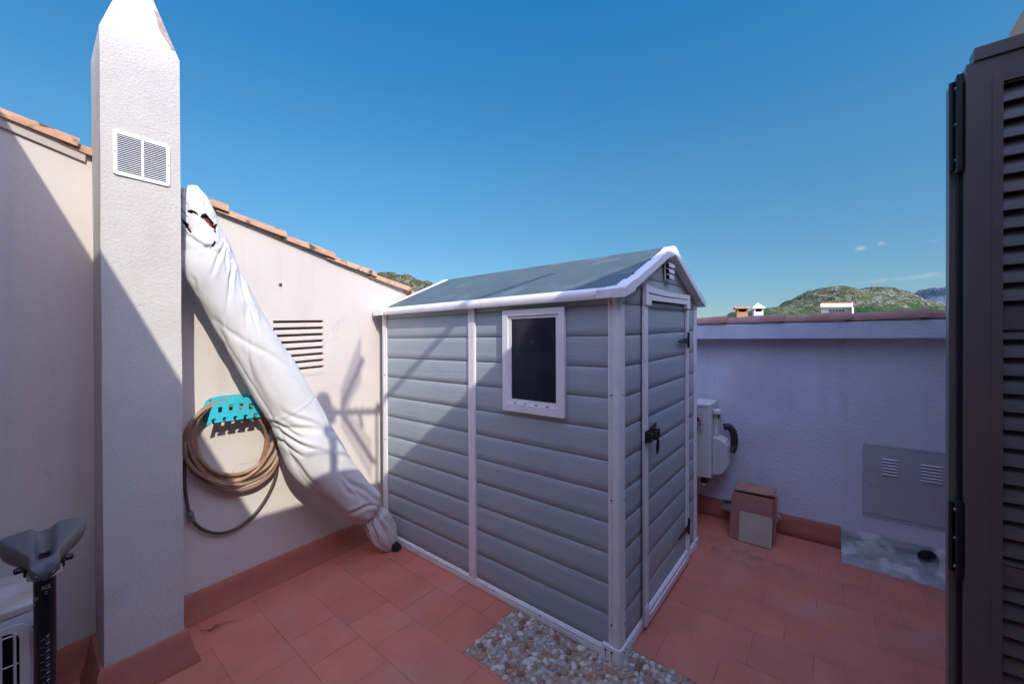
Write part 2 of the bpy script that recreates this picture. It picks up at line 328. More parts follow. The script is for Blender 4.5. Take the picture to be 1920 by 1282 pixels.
hill('hills',[(600,560),(660,528),(700,514),(724,512),(737,511),(763,518),(800,534),(850,556),(920,590),(1000,640)],420,220,hm3,3)
# ---------------------------------------------------------------- terrace floor
XL=[.54-.238*k for k in range(5,0,-1)]+[.54,.778,1.016,1.253,1.501,1.75,2.0,2.25,2.503,2.768,3.03,3.27,3.56]
bm=BM(); gap=.0008
PX0,PX1,PY0,PY1=1.268,1.768,-.2,1.322        # pebble panel
def tilebox(x0,x1,y0,y1):
    if x1-x0<.004 or y1-y0<.004: return
    dz=random.uniform(-.0006,.0006); g1=gap*random.uniform(.5,1.2)
    b0=.0015
    vb=[(x0+g1,y0+g1,-.02),(x1-g1,y0+g1,-.02),(x1-g1,y1-g1,-.02),(x0+g1,y1-g1,-.02)]
    vt=[(x0+g1,y0+g1,dz-.001),(x1-g1,y0+g1,dz-.001),(x1-g1,y1-g1,dz-.001),(x0+g1,y1-g1,dz-.001)]
    vi=[(x0+g1+b0,y0+g1+b0,dz),(x1-g1-b0,y0+g1+b0,dz),(x1-g1-b0,y1-g1-b0,dz),(x0+g1+b0,y1-g1-b0,dz)]
    A=[[bm.verts.new(q) for q in r] for r in (vb,vt,vi)]
    for P,Q in ((A[0],A[1]),(A[1],A[2])):
        for k in range(4): bm.faces.new((P[k],P[(k+1)%4],Q[(k+1)%4],Q[k]))
    bm.faces.new(A[2])
for i,(x0,x1) in enumerate(zip(XL,XL[1:])):
    off=1.786-(0 if i%2==0 else .117)
    if x0>1.9: off+=.0235
    y=off-.2335*12
    while y<2.7:
        y0,y1=y,y+.2335; y+=.2335
        if y1<-.75: continue
        if x0>=PX0-.03 and x0<PX1-.03 or (x0<PX0<x1):
            # cut out the pebble panel
            if x0<PX0:  
                a1=PX0 if y0<PY1 else x1
                if y0<PY1<y1: tilebox(x0,PX0,y0,PY1); tilebox(x0,x1,PY1,y1)
                elif y1<=PY1: tilebox(x0,PX0,y0,y1)
                else: tilebox(x0,x1,y0,y1)
            elif y1>PY1: tilebox(x0,x1,max(y0,PY1),y1)
        elif x0<PX1<x1 and y0<PY1: tilebox(PX1,x1,y0,min(y1,PY1)); 
        else: tilebox(x0,x1,y0,y1)
fl=thing('floor',None,None,(0,0,0)); fl['kind']='structure'; 
obj('tiles',bm,M['red'],fl)
bm=BM(); box(bm,-.66,3.6,-.80,2.76,-.25,-.0022); obj('bed',bm,M['joint'],fl)
# pebbles set in cement
pm=bpy.data.materials.new('pebble_stone'); pm.use_nodes=True; n=pm.node_tree.nodes; L=pm.node_tree.links; b=n['Principled BSDF']
at=n.new('ShaderNodeAttribute'); at.attribute_name='tone'; cr_=n.new('ShaderNodeValToRGB'); L.new(at.outputs['Fac'],cr_.inputs[0])
el=cr_.color_ramp.elements; cr_.color_ramp.interpolation='CONSTANT'
cols=[(.40,.31,.24),(.30,.26,.23),(.52,.44,.37),(.22,.12,.075),(.62,.56,.50),(.34,.21,.14),(.42,.38,.35),(.42,.24,.14),(.46,.36,.28)]
el[0].color=(*cols[0],1); el[0].position=0; el[1].position=1/9; el[1].color=(*cols[1],1)
for i in range(2,9):
    e=el.new(i/9); e.color=(*cols[i],1)
g=n.new('ShaderNodeNewGeometry'); nn=n.new('ShaderNodeTexNoise'); nn.inputs['Scale'].default_value=70; nn.inputs['Detail'].default_value=5; L.new(g.outputs['Position'],nn.inputs[0])
mr=n.new('ShaderNodeMapRange'); mr.inputs[3].default_value=.72; mr.inputs[4].default_value=1.15; mr.inputs[1].default_value=.3; mr.inputs[2].default_value=.7; L.new(nn.outputs[0],mr.inputs[0])
mx=n.new('ShaderNodeVectorMath'); mx.operation='SCALE'; L.new(cr_.outputs[0],mx.inputs[0]); L.new(mr.outputs[0],mx.inputs[3]); L.new(mx.outputs[0],b.inputs['Base Color']); b.inputs['Roughness'].default_value=.55
pts=[]; cell={}
def okp(x,y,r):
    for (a,c,q) in pts:
        if (a-x)**2+(c-y)**2<(r+q)**2*.80: return False
    return True
for tr in range(60000):
    rr=random.choice((.0185,.0165,.015,.0135,.012,.0105)) if tr<22000 else random.uniform(.006,.009)
    x=random.uniform(PX0+.01,PX1-.01); y=random.uniform(.30,PY1-.01)
    if x>1.70 and y>.85 or (y>.74+.01 and x>1.69): continue
    if okp(x,y,rr): pts.append((x,y,rr))
    if len(pts)>1150: break
ico=bmesh.new(); bmesh.ops.create_icosphere(ico,subdivisions=2,radius=1); iv=[v.co.copy() for v in ico.verts]; ifc=[[v.index for v in f.verts] for f in ico.faces]; ico.free()
V=[];Fc=[];T=[]
for (x,y,r) in pts:
    an=random.uniform(0,math.pi); el_=random.uniform(1.0,1.45); hh=random.uniform(.75,1.05); s0=len(V); sd=random.uniform(0,99); q=Vector((sd,sd,sd))
    for v in iv:
        k=1+noise.noise(v*1.1+q)*.28
        X=v.x*r*el_*k; Y_=v.y*r/el_**.6*k
        V.append((x+X*math.cos(an)-Y_*math.sin(an),y+X*math.sin(an)+Y_*math.cos(an),v.z*r*hh*.60*k-.0012))
    Fc+=[[i+s0 for i in f] for f in ifc]; T+=[random.random()]*len(iv)
me=bpy.data.meshes.new('pebbles'); me.from_pydata(V,[],Fc); me.attributes.new('tone','FLOAT','POINT').data.foreach_set('value',T)
pb=thing('pebble_paving',None,None,(1.5,.8,0)); pb['kind']='structure'
obj('pebbles',me,pm,pb,smooth='all')
bm=BM(); N=40
gv=[[bm.verts.new((PX0+.003+(PX1-PX0-.006)*i/N,PY0+(PY1-PY0-.003)*j/(2*N),-.0005+noise.noise(Vector((i*.7,j*.7,3)))*.003)) for j in range(2*N+1)] for i in range(N+1)]
for i in range(N):
    for j in range(2*N): bm.faces.new((gv[i][j],gv[i+1][j],gv[i+1][j+1],gv[i][j+1]))
obj('cement',bm,mat('pebble_cement',(.36,.29,.235),.95,(.26,.21,.17),30,bump=.8,bscale=90,bdist=.004,col3=(.09,.12,.03),n3=5,c3=(.66,.75)),pb,smooth='all',bevel=0)
# greasy stain on the floor by the far corner of the shed
n=M['red'].node_tree.nodes; L=M['red'].node_tree.links; b=n['Principled BSDF']; src=b.inputs['Base Color'].links[0].from_socket
g=n.new('ShaderNodeNewGeometry'); dd_=n.new('ShaderNodeVectorMath'); dd_.operation='DISTANCE'; mp_=n.new('ShaderNodeMapping'); mp_.inputs['Scale'].default_value=(1.6,.8,1); L.new(g.outputs['Position'],mp_.inputs[0]); L.new(mp_.outputs[0],dd_.inputs[0]); dd_.inputs[1].default_value=(3.02*1.6,.50*.8,0)
m1=n.new('ShaderNodeMapRange'); m1.inputs[1].default_value=.36; m1.inputs[2].default_value=.05; L.new(dd_.outputs['Value'],m1.inputs[0])
nz=n.new('ShaderNodeTexNoise'); nz.inputs['Scale'].default_value=14; nz.inputs['Detail'].default_value=7; L.new(g.outputs['Position'],nz.inputs[0])
m2=n.new('ShaderNodeMath'); m2.operation='MULTIPLY'; L.new(m1.outputs[0],m2.inputs[0]); m3=n.new('ShaderNodeMapRange'); m3.inputs[1].default_value=.40; m3.inputs[2].default_value=.75; L.new(nz.outputs[0],m3.inputs[0]); L.new(m3.outputs[0],m2.inputs[1])
mm=n.new('ShaderNodeMix'); mm.data_type='RGBA'; L.new(m2.outputs[0],mm.inputs[0]); L.new(src,mm.inputs[6]); mm.inputs[7].default_value=(.22,.12,.10,1); L.new(mm.outputs[2],b.inputs['Base Color'])
# ---------------------------------------------------------------- skirting profile helper
def skirt(bm,A,B,nrm,top=.145,t0=.012,t1=.05,jit=.0015,z1=0):
    A=Vector(A);B=Vector(B);nrm=Vector(nrm).normalized(); n_=max(2,int((B-A).length/.04)); rows=[]
    for i in range(n_+1):
        p=A.lerp(B,i/n_); j=noise.noise(p*6)*jit*2; q=[]
        for d,z in ((-.02,top+j),(t0,top+j),(t0+.006,top-.012+j),(t0+.010,top*.75),(t0+.016,top*.4),(t0+.026,top*.15),(t1+j,z1+.002),(t1+j,-.01),(-.02,-.01)):
            q.append(bm.verts.new((p.x+nrm.x*d,p.y+nrm.y*d,z)))
        rows.append(q)
    for a,c in zip(rows,rows[1:]):
        for k in range(len(a)): bm.faces.new((a[k],a[(k+1)%len(a)],c[(k+1)%len(a)],c[k]))
    bm.faces.new(rows[0]); bm.faces.new(rows[-1][::-1])
def barrel(bm,A,B,r0,r1,side,n=12,th=.012,sc=1.0):       # half-round roof tile from A to B
    A=Vector(A);B=Vector(B); t=(B-A).normalized(); side=Vector(side).normalized(); up=t.cross(side); 
    if up.z<0: up=-up
    S=6; O=[];I=[]
    for i in range(S+1):
        f=i/S; p=A.lerp(B,f); r=r0+(r1-r0)*f
        w_=noise.noise(p*9)*.003
        O.append([bm.verts.new(p+side*math.cos(k*math.pi/n)*(r+w_)+up*math.sin(k*math.pi/n)*(r+w_)*sc) for k in range(n+1)])
        I.append([bm.verts.new(p+side*math.cos(k*math.pi/n)*(r-th)+up*(math.sin(k*math.pi/n)*(r-th)*sc)) for k in range(n+1)])
    for i in range(S):
        for k in range(n):
            bm.faces.new((O[i][k],O[i][k+1],O[i+1][k+1],O[i+1][k])); bm.faces.new((I[i][k],I[i+1][k],I[i+1][k+1],I[i][k+1]))
        for k in (0,n): bm.faces.new((O[i][k],O[i+1][k],I[i+1][k],I[i][k]))
    for i in (0,S):
        for k in range(n): bm.faces.new((O[i][k],O[i][k+1],I[i][k+1],I[i][k]))
# ---------------------------------------------------------------- left wall (gable of the neighbouring house)
lw=thing('gable_wall','tall cream rendered gable wall with clay tiles along its sloping top and a slotted vent','wall',W(.9,0,0))
def rake(X): return 2.27-.2455*(X-.118)      # underside of tiles
sl0,sl1,sz0,sz1=.928,1.235,1.222,1.563       # slotted vent opening
mid=[]
me=None
outer=[(-.75,-.1),(2.9+1.3,-.1),(4.2,rake(4.2)-.0),(-.75,rake(-.75))]
k_=math.hypot(1,.062)
ux=lambda X:X*k_
slots=[]; nS=9; 
def slot_z(i,X): return 1.5625+.05*(X-.93)-.0425*i        # top of slot i (the louvre sits a little out of level)
for i in range(8):
    a,b_=sl0,sl1; h_=.0215
    slots.append([(ux(a),slot_z(i,a)-h_),(ux(b_),slot_z(i,b_)-h_),(ux(b_),slot_z(i,b_)),(ux(a),slot_z(i,a))])
me=plate([(ux(x),z) for x,z in outer],slots,W(0,-.02,0),WT,(0,0,1),.02)
# WT x Z = outward? (1,.06,0)x(0,0,1) = (.06,-1,0) -> WN, good
obj('plaster_face',me,M['stucco_smooth'],lw)
bm=BM(); wbox(bm,-.75,4.2,-.07,-.065,-.1,1.0); bm.free()
bm=BM()
P=[W(-.75,-.075,-.1),W(4.2,-.075,-.1),W(4.2,-.30,-.1),W(-.75,-.30,-.1),W(-.75,-.075,rake(-.75)),W(4.2,-.075,rake(4.2)),W(4.2,-.30,rake(4.2)),W(-.75,-.30,rake(-.75))]
hexa(bm,P); obj('wall_core',bm,M['claybounce'],lw)
bm=BM()   # infill between face and core, leaving the vent cavity
def infill(X0,X1,z0,z1a,z1b):
    hexa(bm,[W(X0,-.0205,z0),W(X1,-.0205,z0),W(X1,-.0745,z0),W(X0,-.0745,z0),W(X0,-.0205,z1a),W(X1,-.0205,z1b),W(X1,-.0745,z1b),W(X0,-.0745,z1a)])
infill(-.75,sl0-.002,-.1,rake(-.75),rake(sl0)); infill(sl1+.002,4.2,-.1,rake(sl1),rake(4.2)); infill(sl0,sl1,-.1,sz0-.02,sz0-.02); infill(sl0,sl1,sz1+.03,rake(sl0),rake(sl1))
obj('wall_infill',bm,M['claybounce'],lw)
# louvre blades: raised slanted lips under each slot
vt=BM()
for i in range(9):
    z0=slot_z(i,sl0); z1=slot_z(i,sl1)
    zt0,zt1=(z0-.0215,z1-.0215)
    if i==8: continue
    hexa(vt,[W(sl0,.001,zt0-.0205),W(sl1,.001,zt1-.0205),W(sl1,-.05,zt1-.0205+.018),W(sl0,-.05,zt0-.0205+.018),
             W(sl0,.001,zt0-.0005),W(sl1,.001,zt1-.0005),W(sl1,-.05,zt1+.016),W(sl0,-.05,zt0+.016)])
obj('vent_louvre',vt,M['stucco_smooth'],lw,bevel=.0015)
bm=BM()
tube(bm,[W(sl0+.02,.0015,sz0-.01),W(sl1+.012,.0015,sz0+.006)],.0012,6); obj('vent_edge',bm,M['mortar'],lw)
bm=BM(); skirt(bm,W(.44,0,0),W(3.6,0,0),WN); skirt(bm,W(-.6,0,0),W(.185,0,0),WN)
obj('skirting',bm,M['redskirt'],lw,smooth=50)
bm=BM()   # mortar bedding under the tiles
hexa(bm,[W(-.75,.012,rake(-.75)-.03),W(.165,.012,rake(.165)-.034),W(.165,-.2,rake(.165)-.03),W(-.75,-.2,rake(-.75)-.03),W(-.75,.022,rake(-.75)+.012),W(.165,.022,rake(.165)+.006),W(.165,-.2,rake(.165)+.03),W(-.75,-.2,rake(-.75)+.03)])
hexa(bm,[W(.168,.006,rake(.168)-.012),W(4.2,.006,rake(4.2)-.012),W(4.2,-.2,rake(4.2)-.02),W(.168,-.2,rake(.168)-.02),W(.168,.006,rake(.168)+.02),W(4.2,.006,rake(4.2)+.02),W(4.2,-.2,rake(4.2)+.03),W(.168,-.2,rake(.168)+.03)])
obj('mortar_bed',bm,M['stucco_smooth'],lw)
for row,(d,off) in enumerate(((-.035,0),(-.19,.05))):
    xs=[-.9,-.50,-.18,.14,.42,.69,.99,1.30,1.62,1.95,2.28,2.61,2.94,3.27,3.60,3.93,4.25]
    for i in range(len(xs)-1):
        a,b_=xs[i]-.05,xs[i+1]
        bm=BM(); dz=.0+random.uniform(-.002,.002)
        barrel(bm,W(a,d,rake(a)-.006+dz),W(b_,d+.004,rake(b_)+.010+dz),.058,.072,WN,sc=.78)
        obj('roof_tile',bm,M['tile'],lw,smooth=60)
bm=BM()
c=wl(526,534,.002); pts_=[c+WT*.008*math.cos(t*math.pi/6)+Vector((0,0,1))*.008*math.sin(t*math.pi/6) for t in range(13)]
tube(bm,pts_,.0022,6); disc(bm,c-WN*.004,WN,.004,.006,8); obj('ring_bolt',bm,M['screw'],lw)
# ---------------------------------------------------------------- chimney
ct=thing('chimney','tall white rendered chimney with pointed top and white vent grille','chimney',(.31,2.3,0))
n1=(.187,2.245);n2=(.437,2.256); b1=(.187+.0,2.56);b2=(.437,2.575)
sh=2.69
ap=(.312,2.38,3.12)
bm=BM()
def q3(p,z): return Vector((p[0],p[1],z))
# slightly wobbly shaft
cols_=[]
zs=[-.02+i*(sh+.02)/26 for i in range(27)]
seg=5
def ringat(z,shr=0):
    cs=[n1,n2,b2,b1]; out=[]
    for i in range(4):
        a=Vector((*cs[i],z)); c2=Vector((*cs[(i+1)%4],z))
        for k in range(seg):
            p=a.lerp(c2,k/seg); w_=noise.noise(Vector((p.x*5,p.y*5,z*3)))*.0035
            d=(p-Vector((.312,2.4,z))).normalized(); out.append(bm.verts.new(p+d*w_))
    return out
prev=None
for z in zs:
    r=ringat(z)
    if prev:
        for k in range(len(r)): bm.faces.new((prev[k],prev[(k+1)%len(r)],r[(k+1)%len(r)],r[k]))
    prev=r
# pointed cap
for f_ in (.2,.4,.6,.8,.93):
    r=[bm.verts.new(v.co.lerp(Vector(ap),f_*1.0)) if False else bm.verts.new(Vector((v.co.x,v.co.y,sh)).lerp(Vector(ap),f_)+Vector((1,1,0))*noise.noise(v.co*7+Vector((f_*9,0,0)))*.003) for v in ring0] if False else None
ring0=[v.co.copy() for v in prev]
for f_ in (.2,.4,.6,.8,.93):
    r=[bm.verts.new(c0.lerp(Vector(ap),f_)+Vector((1,1,0))*noise.noise(c0*7+Vector((f_*9,0,0)))*.003) for c0 in ring0]
    for k in range(len(r)): bm.faces.new((prev[k],prev[(k+1)%len(r)],r[(k+1)%len(r)],r[k]))
    prev=r
bm.faces.new(prev)
obj('shaft',bm,M['chimney'],ct,smooth=30)
CN=Vector((.044,-1,0)).normalized(); CT=Vector((1,.044,0)).normalized()
def chp(x,y,d=0):
    o=Vector((.187,2.245,0))+CN*d; dr=ray(x,y); return CP+dr*((o-CP).dot(CN)/dr.dot(CN))
va,vb,vc,vd=[chp(*q,.004) for q in ((211,245),(318,270),(319,347),(213,329))]
o0=va*0+Vector(vd); 
wv=.178; hv=.182; zc=(va.z+vd.z+vb.z+vc.z)/4; xc_=(va.x+vb.x)/2
O=Vector((xc_,2.245+.044*(xc_-.187),zc))+CN*.003
def rr_(w_,h_,r,n=5):
    out=[]
    for sx,sy,a0 in ((1,1,0),(-1,1,90),(-1,-1,180),(1,-1,270)):
        for k in range(n+1):
            t=R(a0+90*k/n); out.append((sx*(w_-r)+r*math.cos(t),sy*(h_-r)+r*math.sin(t)))
    return out
hw=wv/2;hh=hv/2
def rect(x0,x1,y0,y1): return [(x0,y0),(x1,y0),(x1,y1),(x0,y1)]
vg=thing('vent_grille',None,None,(0,0,0)); bpy.data.objects.remove(vg)
bm=BM(); 
cut=BM(); 
fr=obj('vent_grille',plate(rr_(hw,hh,.012),[rect(-hw+.013,-.004,-hh+.016,hh-.016),rect(.004,hw-.013,-hh+.016,hh-.016)],O,CT,(0,0,1),.004),M['alu'],ct,bevel=.0008)
bm=BM()
nsl=19
for k in range(nsl):
    z=-hh+.018+(2*hh-.036)*(k+.5)/nsl
    for x0,x1 in ((-hw+.012,-.003),(.003,hw-.012)):
        c0=O+Vector((0,0,z))
        hexa(bm,[c0+CT*x0+CN*.0045+Vector((0,0,-.0024)),c0+CT*x1+CN*.0045+Vector((0,0,-.0024)),c0+CT*x1+CN*.0005+Vector((0,0,.0012)),c0+CT*x0+CN*.0005+Vector((0,0,.0012)),
                 c0+CT*x0+CN*.0052+Vector((0,0,-.0016)),c0+CT*x1+CN*.0052+Vector((0,0,-.0016)),c0+CT*x1+CN*.0012+Vector((0,0,.0019)),c0+CT*x0+CN*.0012+Vector((0,0,.0019))])
obj('slats',bm,M['alu'],fr)
bm=BM(); hexa(bm,[O+CT*sx*(hw-.01)+CN*d+Vector((0,0,sz*(hh-.013))) for d in (-.0023,-.0008) for sx,sz in ((-1,-1),(1,-1),(1,1),(-1,1))]); obj('backing',bm,M['dark'],fr)
bm=BM()
for s in (-1,1): disc(bm,O+CT*s*(hw-.006)+CN*.004,CN,.0022,.0012,8)
pieces('screw',bm,M['screw'],fr)
bm=BM(); A3=Vector((.187-.0,2.245,0));B3=Vector((.437,2.256,0))
# red plinth round the chimney: one mitred ring
zz=[(.012,.145),(.018,.133),(.024,.10),(.034,.05),(.050,.01),(.052,-.01)]
rows=[]
for d,z in [(-.02,.145)]+zz:
    rows.append([bm.verts.new(v) for v in (W(.187-d,-.05,z),Vector((.187-d,2.245-d,z)),Vector((.437+d,2.256-d,z)),W(.437+d,-.05,z))])
for a,c2 in zip(rows,rows[1:]):
    for k in range(3): bm.faces.new((a[k],a[k+1],c2[k+1],c2[k]))
obj('plinth',bm,M['redskirt'],ct,smooth=25)
bm=BM()   # bare patch where the render has fallen off the cap edge
def capP(c0,t): return Vector((*c0,sh)).lerp(Vector(ap),t)
fnorm=(Vector((*n2,sh))-Vector((*n1,sh))).cross(Vector(ap)-Vector((*n1,sh))).normalized()
if fnorm.y>0: fnorm=-fnorm
left=[];
for i in range(9):
    t=.10+.38*i/8; e=capP(n2,t); inn=(capP(n1,t)-e).normalized(); wd=.014+.012*math.sin(math.pi*i/8)+.003*math.sin(i*5)
    left.append((bm.verts.new(e+fnorm*.0025+inn*.003),bm.verts.new(e+inn*wd+fnorm*.0025),bm.verts.new(e-fnorm*.01+inn*.003),bm.verts.new(e+inn*wd-fnorm*.01)))
for a,c2 in zip(left,left[1:]):
    bm.faces.new((a[0],a[1],c2[1],c2[0])); bm.faces.new((a[1],a[3],c2[3],c2[1])); bm.faces.new((a[0],c2[0],c2[2],a[2]))
obj('bare_patch',bm,mat('exposed_mortar',(.42,.33,.27),.95,(.3,.22,.18),60,bump=.8,bscale=120,bdist=.004),ct)
# ---------------------------------------------------------------- right boundary wall
XW=3.54
rw=thing('boundary_wall','mauve rendered parapet wall with projecting band and rosy clay coping tiles','wall',(XW,.9,0))
bm=BM(); box(bm,XW,XW+.24,-1.3,2.75,-.1,1.446); wallo=obj('wall_face',bm,M['stucco_right'],rw)
bm=BM(); box(bm,XW-.10,XW+.30,-1.3,2.75,1.442,1.556); obj('band',bm,M['stucco_right'],rw,bevel=.006)
bm=BM(); box(bm,XW-.085,XW+.2,-1.3,2.75,1.5565,1.561); obj('mortar_bed',bm,M['mortar'],rw)
js=[2.48,2.11,1.74,1.37,.997,.627,.257,-.109,-.4725,-.84,-1.2]
for k in range(len(js)-1):
    bm=BM(); j=random.uniform(-.003,.003)
    barrel(bm,(XW-.042,js[k]+.03,1.562),(XW-.050,js[k+1],1.570),.054,.066,(-1,0,0),sc=.88); obj('coping_tile',bm,M['tile2'],rw,smooth=60)
    bm=BM(); barrel(bm,(XW+.14,js[k]+.03,1.56+j),(XW+.14,js[k+1],1.568),.075,.088,(-1,0,0),sc=.6); obj('coping_tile',bm,M['tile2'],rw,smooth=60)
bm=BM(); skirt(bm,(XW,2.6,0),(XW,-.055,0),(-1,0,0),t0=.012,t1=.026); obj('skirting',bm,M['redskirt'],rw,smooth=50)
# concrete fillet with a drain hole
bm=BM(); rows=[]
for i in range(41):
    y=-.057-i*(.66/40); s=noise.noise(Vector((0,y*9,1)))*.006; s2=noise.noise(Vector((3,y*7,5)))*.008
    rows.append([bm.verts.new(v) for v in ((XW+.0-.001,y,.143+s),(XW-.014,y,.135+s),(XW-.022,y,.09+s),(XW-.035,y,.068+s2*.5),(XW-.09,y,.050+s2),(XW-.17,y,.026+s2*.6),(XW-.235-s2,y,.004),(XW-.24,y,-.012),(XW-.001,y,-.012))])
for a,c2 in zip(rows,rows[1:]):
    for k in range(9): bm.faces.new((a[k],a[(k+1)%9],c2[(k+1)%9],c2[k]))
bm.faces.new(rows[0]); bm.faces.new(rows[-1][::-1])
fil=obj('concrete_patch',bm,M['concrete'],rw,smooth=60)
hc=Vector((XW-.10,-.472,.088)); hd=Vector((1,0,-.12)).normalized()
for o in (fil,wallo):
    kb=BM(); tube(kb,[hc-hd*.25+Vector((0,0,.0)),hc+hd*.28],.047,28); boolean_cut(o,kb)
bm=BM(); tube(bm,[hc+hd*.115,hc+hd*.34],.0495,24,cap=False); disc(bm,hc+hd*.33,hd,.05,.004,24); obj('drain_pipe',bm,M['dark'],rw)
# ---------------------------------------------------------------- meter cabinet door
cb=thing('cabinet_door','grey painted steel cabinet door with two sets of pressed louvres, set in the mauve wall','cabinet door',(XW,-.45,.5))
ZB,ZT,Y0,Y1=.275,.722,-.188,-.80
bm=BM(); box(bm,XW-.006,XW+.004,Y1,Y0,ZB,ZT); obj('door_panel',bm,M['steel'],cb,bevel=.002)
bm=BM()
for a in ((XW-.004,XW+.002,Y1-.02,Y0+.02,ZT+.0035,ZT+.022),(XW-.004,XW+.002,Y1-.02,Y0+.02,ZB-.02,ZB-.0035),(XW-.004,XW+.002,Y0+.0035,Y0+.02,ZB-.0034,ZT+.0034)): box(bm,*a)
obj('frame',bm,M['steel'],cb,bevel=.0015)
for y0,y1,zt in ((-.262,-.342,.652),(-.440,-.540,.648)):
    bm=BM()
    for k in range(6):
        z=zt-.0195*k
        n_=12
        A=[];
        for i in range(n_+1):
            f=i/n_; y=y0+(y1-y0)*f; e=min(1,min(f,1-f)*7)**.6
            A.append([bm.verts.new((XW-.0062-e*r_*.008,y,z+zz_*(.4+.6*e))) for r_,zz_ in ((0,.0062),(.6,.0055),(1,.001),(.95,-.003),(0,-.0062))])
        for a,c2 in zip(A,A[1:]):
            for q in range(4): bm.faces.new((a[q],a[q+1],c2[q+1],c2[q]))
    obj('pressed_louvre',bm,mat('louvre_steel',(.62,.62,.66),.35,spec=.5),cb,smooth=80)
bm=BM()
for x,y in ((1644,896),(1633,909),(1645.5,911)): disc(bm,on(x,y,0,XW-.0055),(-1,0,0),.0035,.001,8)
pieces('lock_hole',bm,M['dark'],cb)
# ---------------------------------------------------------------- storage shed
SX,SY=1.655,.735; SX1,SY1=2.925,2.545
def shear(v):
    v=Vector(v); v.z+=.040*max(0,min(1.1,(v.x-SX)/1.27))*max(0,min(v.z/1.4,1.1)); return v
def shb(bm):
    for v in bm.verts: v.co=shear(v.co)
    return bm
sd=thing('garden_shed','grey plastic garden shed with white trim, dark window and closed door','shed',(2.29,1.64,0))
gz=[.058,.197,.337,.4757,.613,.752,.894,1.036,1.178,1.317,1.459,1.601,1.742,1.88,2.0]
def siding(bm,A,B,nrm,z0,z1,cut=None):           # planks from A to B; cut(u)-> top z at distance u
    A=Vector(A);B=Vector(B);nrm=Vector(nrm).normalized(); Lg=(B-A).length
    zs=[z0]+[g_ for g_ in gz if z0<g_<z1]+[z1]; n_=24 if Lg>.3 else 8
    prof=[]
    for a,c2 in zip(zs,zs[1:]):
        h_=c2-a
        full=h_>.1
        prof+= [(a,-.004),(a+.0006,.0022),(a+.0024,.0040),(a+h_*.25,.0048),(a+h_*.5,.0050),(a+h_*.75,.0048),(c2-.0085,.0042),(c2-.0050,.0028),(c2-.0024,.0002),(c2-.0006,-.004)] if full else [(a,0),(a+.002,.003),(a+h_*.5,.0045),(c2-.004,.003),(c2-.001,-.003)]
    rows=[]
    for i in range(n_+1):
        p=A.lerp(B,i/n_); row=[]
        zmax=cut((p-A).length) if cut else 9
        for z,d in prof: row.append(bm.verts.new((p.x+nrm.x*d,p.y+nrm.y*d,min(z,zmax))))
        rows.append(row)
    for a,c2 in zip(rows,rows[1:]):
        for k in range(len(a)-1):
            try: bm.faces.new((a[k],c2[k],c2[k+1],a[k+1]))
            except Exception: pass
EZ=1.640; RZ=1.925; EX0,EX1=1.605,2.975; RX=2.29
slope=(RZ-EZ)/(RX-EX0)
rz=lambda x: EZ+slope*(min(x-EX0,EX1-x))        # underside of roof panel
bm=BM(); siding(bm,(SX,SY1-.02,0),(SX,SY+.01,0),(-1,0,0),.03,rz(SX)-.003); shb(bm); o=obj('side_wall',bm,M['siding'],sd,smooth=55)
bm=BM(); siding(bm,(SX1,SY+.01,0),(SX1,SY1-.02,0),(1,0,0),.03,rz(SX1)-.003); shb(bm); obj('side_wall',bm,M['siding'],sd,smooth=55)
bm=BM(); siding(bm,(SX+.01,SY,0),(1.945,SY,0),(0,-1,0),.03,1.9,lambda u: rz(SX+.01+u)-.003); siding(bm,(2.655,SY,0),(SX1-.01,SY,0),(0,-1,0),.03,1.9,lambda u: rz(2.655+u)-.003)
siding(bm,(1.9455,SY,0),(2.6545,SY,0),(0,-1,0),1.66,1.95,lambda u: rz(1.9455+u)-.003)
shb(bm); bmesh.ops.dissolve_degenerate(bm,dist=1e-5,edges=bm.edges[:]); obj('front_wall',bm,M['siding'],sd,smooth=55)
bm=BM(); siding(bm,(SX1-.01,SY1,0),(SX+.01,SY1,0),(0,1,0),.03,1.95,lambda u: rz(SX1-.01-u)-.003); shb(bm); bmesh.ops.dissolve_degenerate(bm,dist=1e-5,edges=bm.edges[:]); obj('rear_wall',bm,M['siding'],sd,smooth=55)
# corner posts: rounded angle section with a flute
def post(cx,cy,sx,sy,name='corner_post'):
    bm=BM(); a=.040; b_=.046; t=.014; pr_=[]
    # outline in local (u along x inward, v along y inward), outer corner at (0,0)
    pr_=[(b_,.004),(b_,-.004+0)]
    pl=[(-.0,a),(-.013,a),(-.0145,a-.007),(-.0100,a-.009),(-.0100,a-.012),(-.0140,a-.014),(-.0140,a-.017),(-.0105,a-.018),(-.0105,a-.020),(-.0155,a-.022),(-.0155,.004),(-.0150,-.004),(-.0115,-.0115),(-.004,-.0150),(.004,-.0155),(b_-.014,-.0155),(b_-.011,-.0125),(b_-.006,-.0125),(b_-.002,-.0145),(b_,-.012),(b_,0),(0,0)]
    rows=[]
    for z in (.03,.4,.8,1.2,rz(cx)-.0+.0 if True else 1.6): rows.append([bm.verts.new((cx+sx*u,cy+sy*v,z)) for u,v in pl])
    for r0,r1 in zip(rows,rows[1:]):
        for k in range(len(pl)): bm.faces.new((r0[k],r0[(k+1)%len(pl)],r1[(k+1)%len(pl)],r1[k]))
    bm.faces.new(rows[0]); bm.faces.new(rows[-1]); shb(bm)
    po=obj(name,bm,M['white'],sd,smooth=35)
    bm=BM()
    for z in (.166,.724,1.193,1.605):
        q=shear((cx-sx*.0157,cy+sy*.024,z)); disc(bm,q,(-sx,0,0),.0042,.0012,12)
        q=shear((cx+sx*.028,cy-sy*.0157,z)); disc(bm,q,(0,-sy,0),.0042,.0012,12)
    pieces('screw',bm,M['screw'],po)
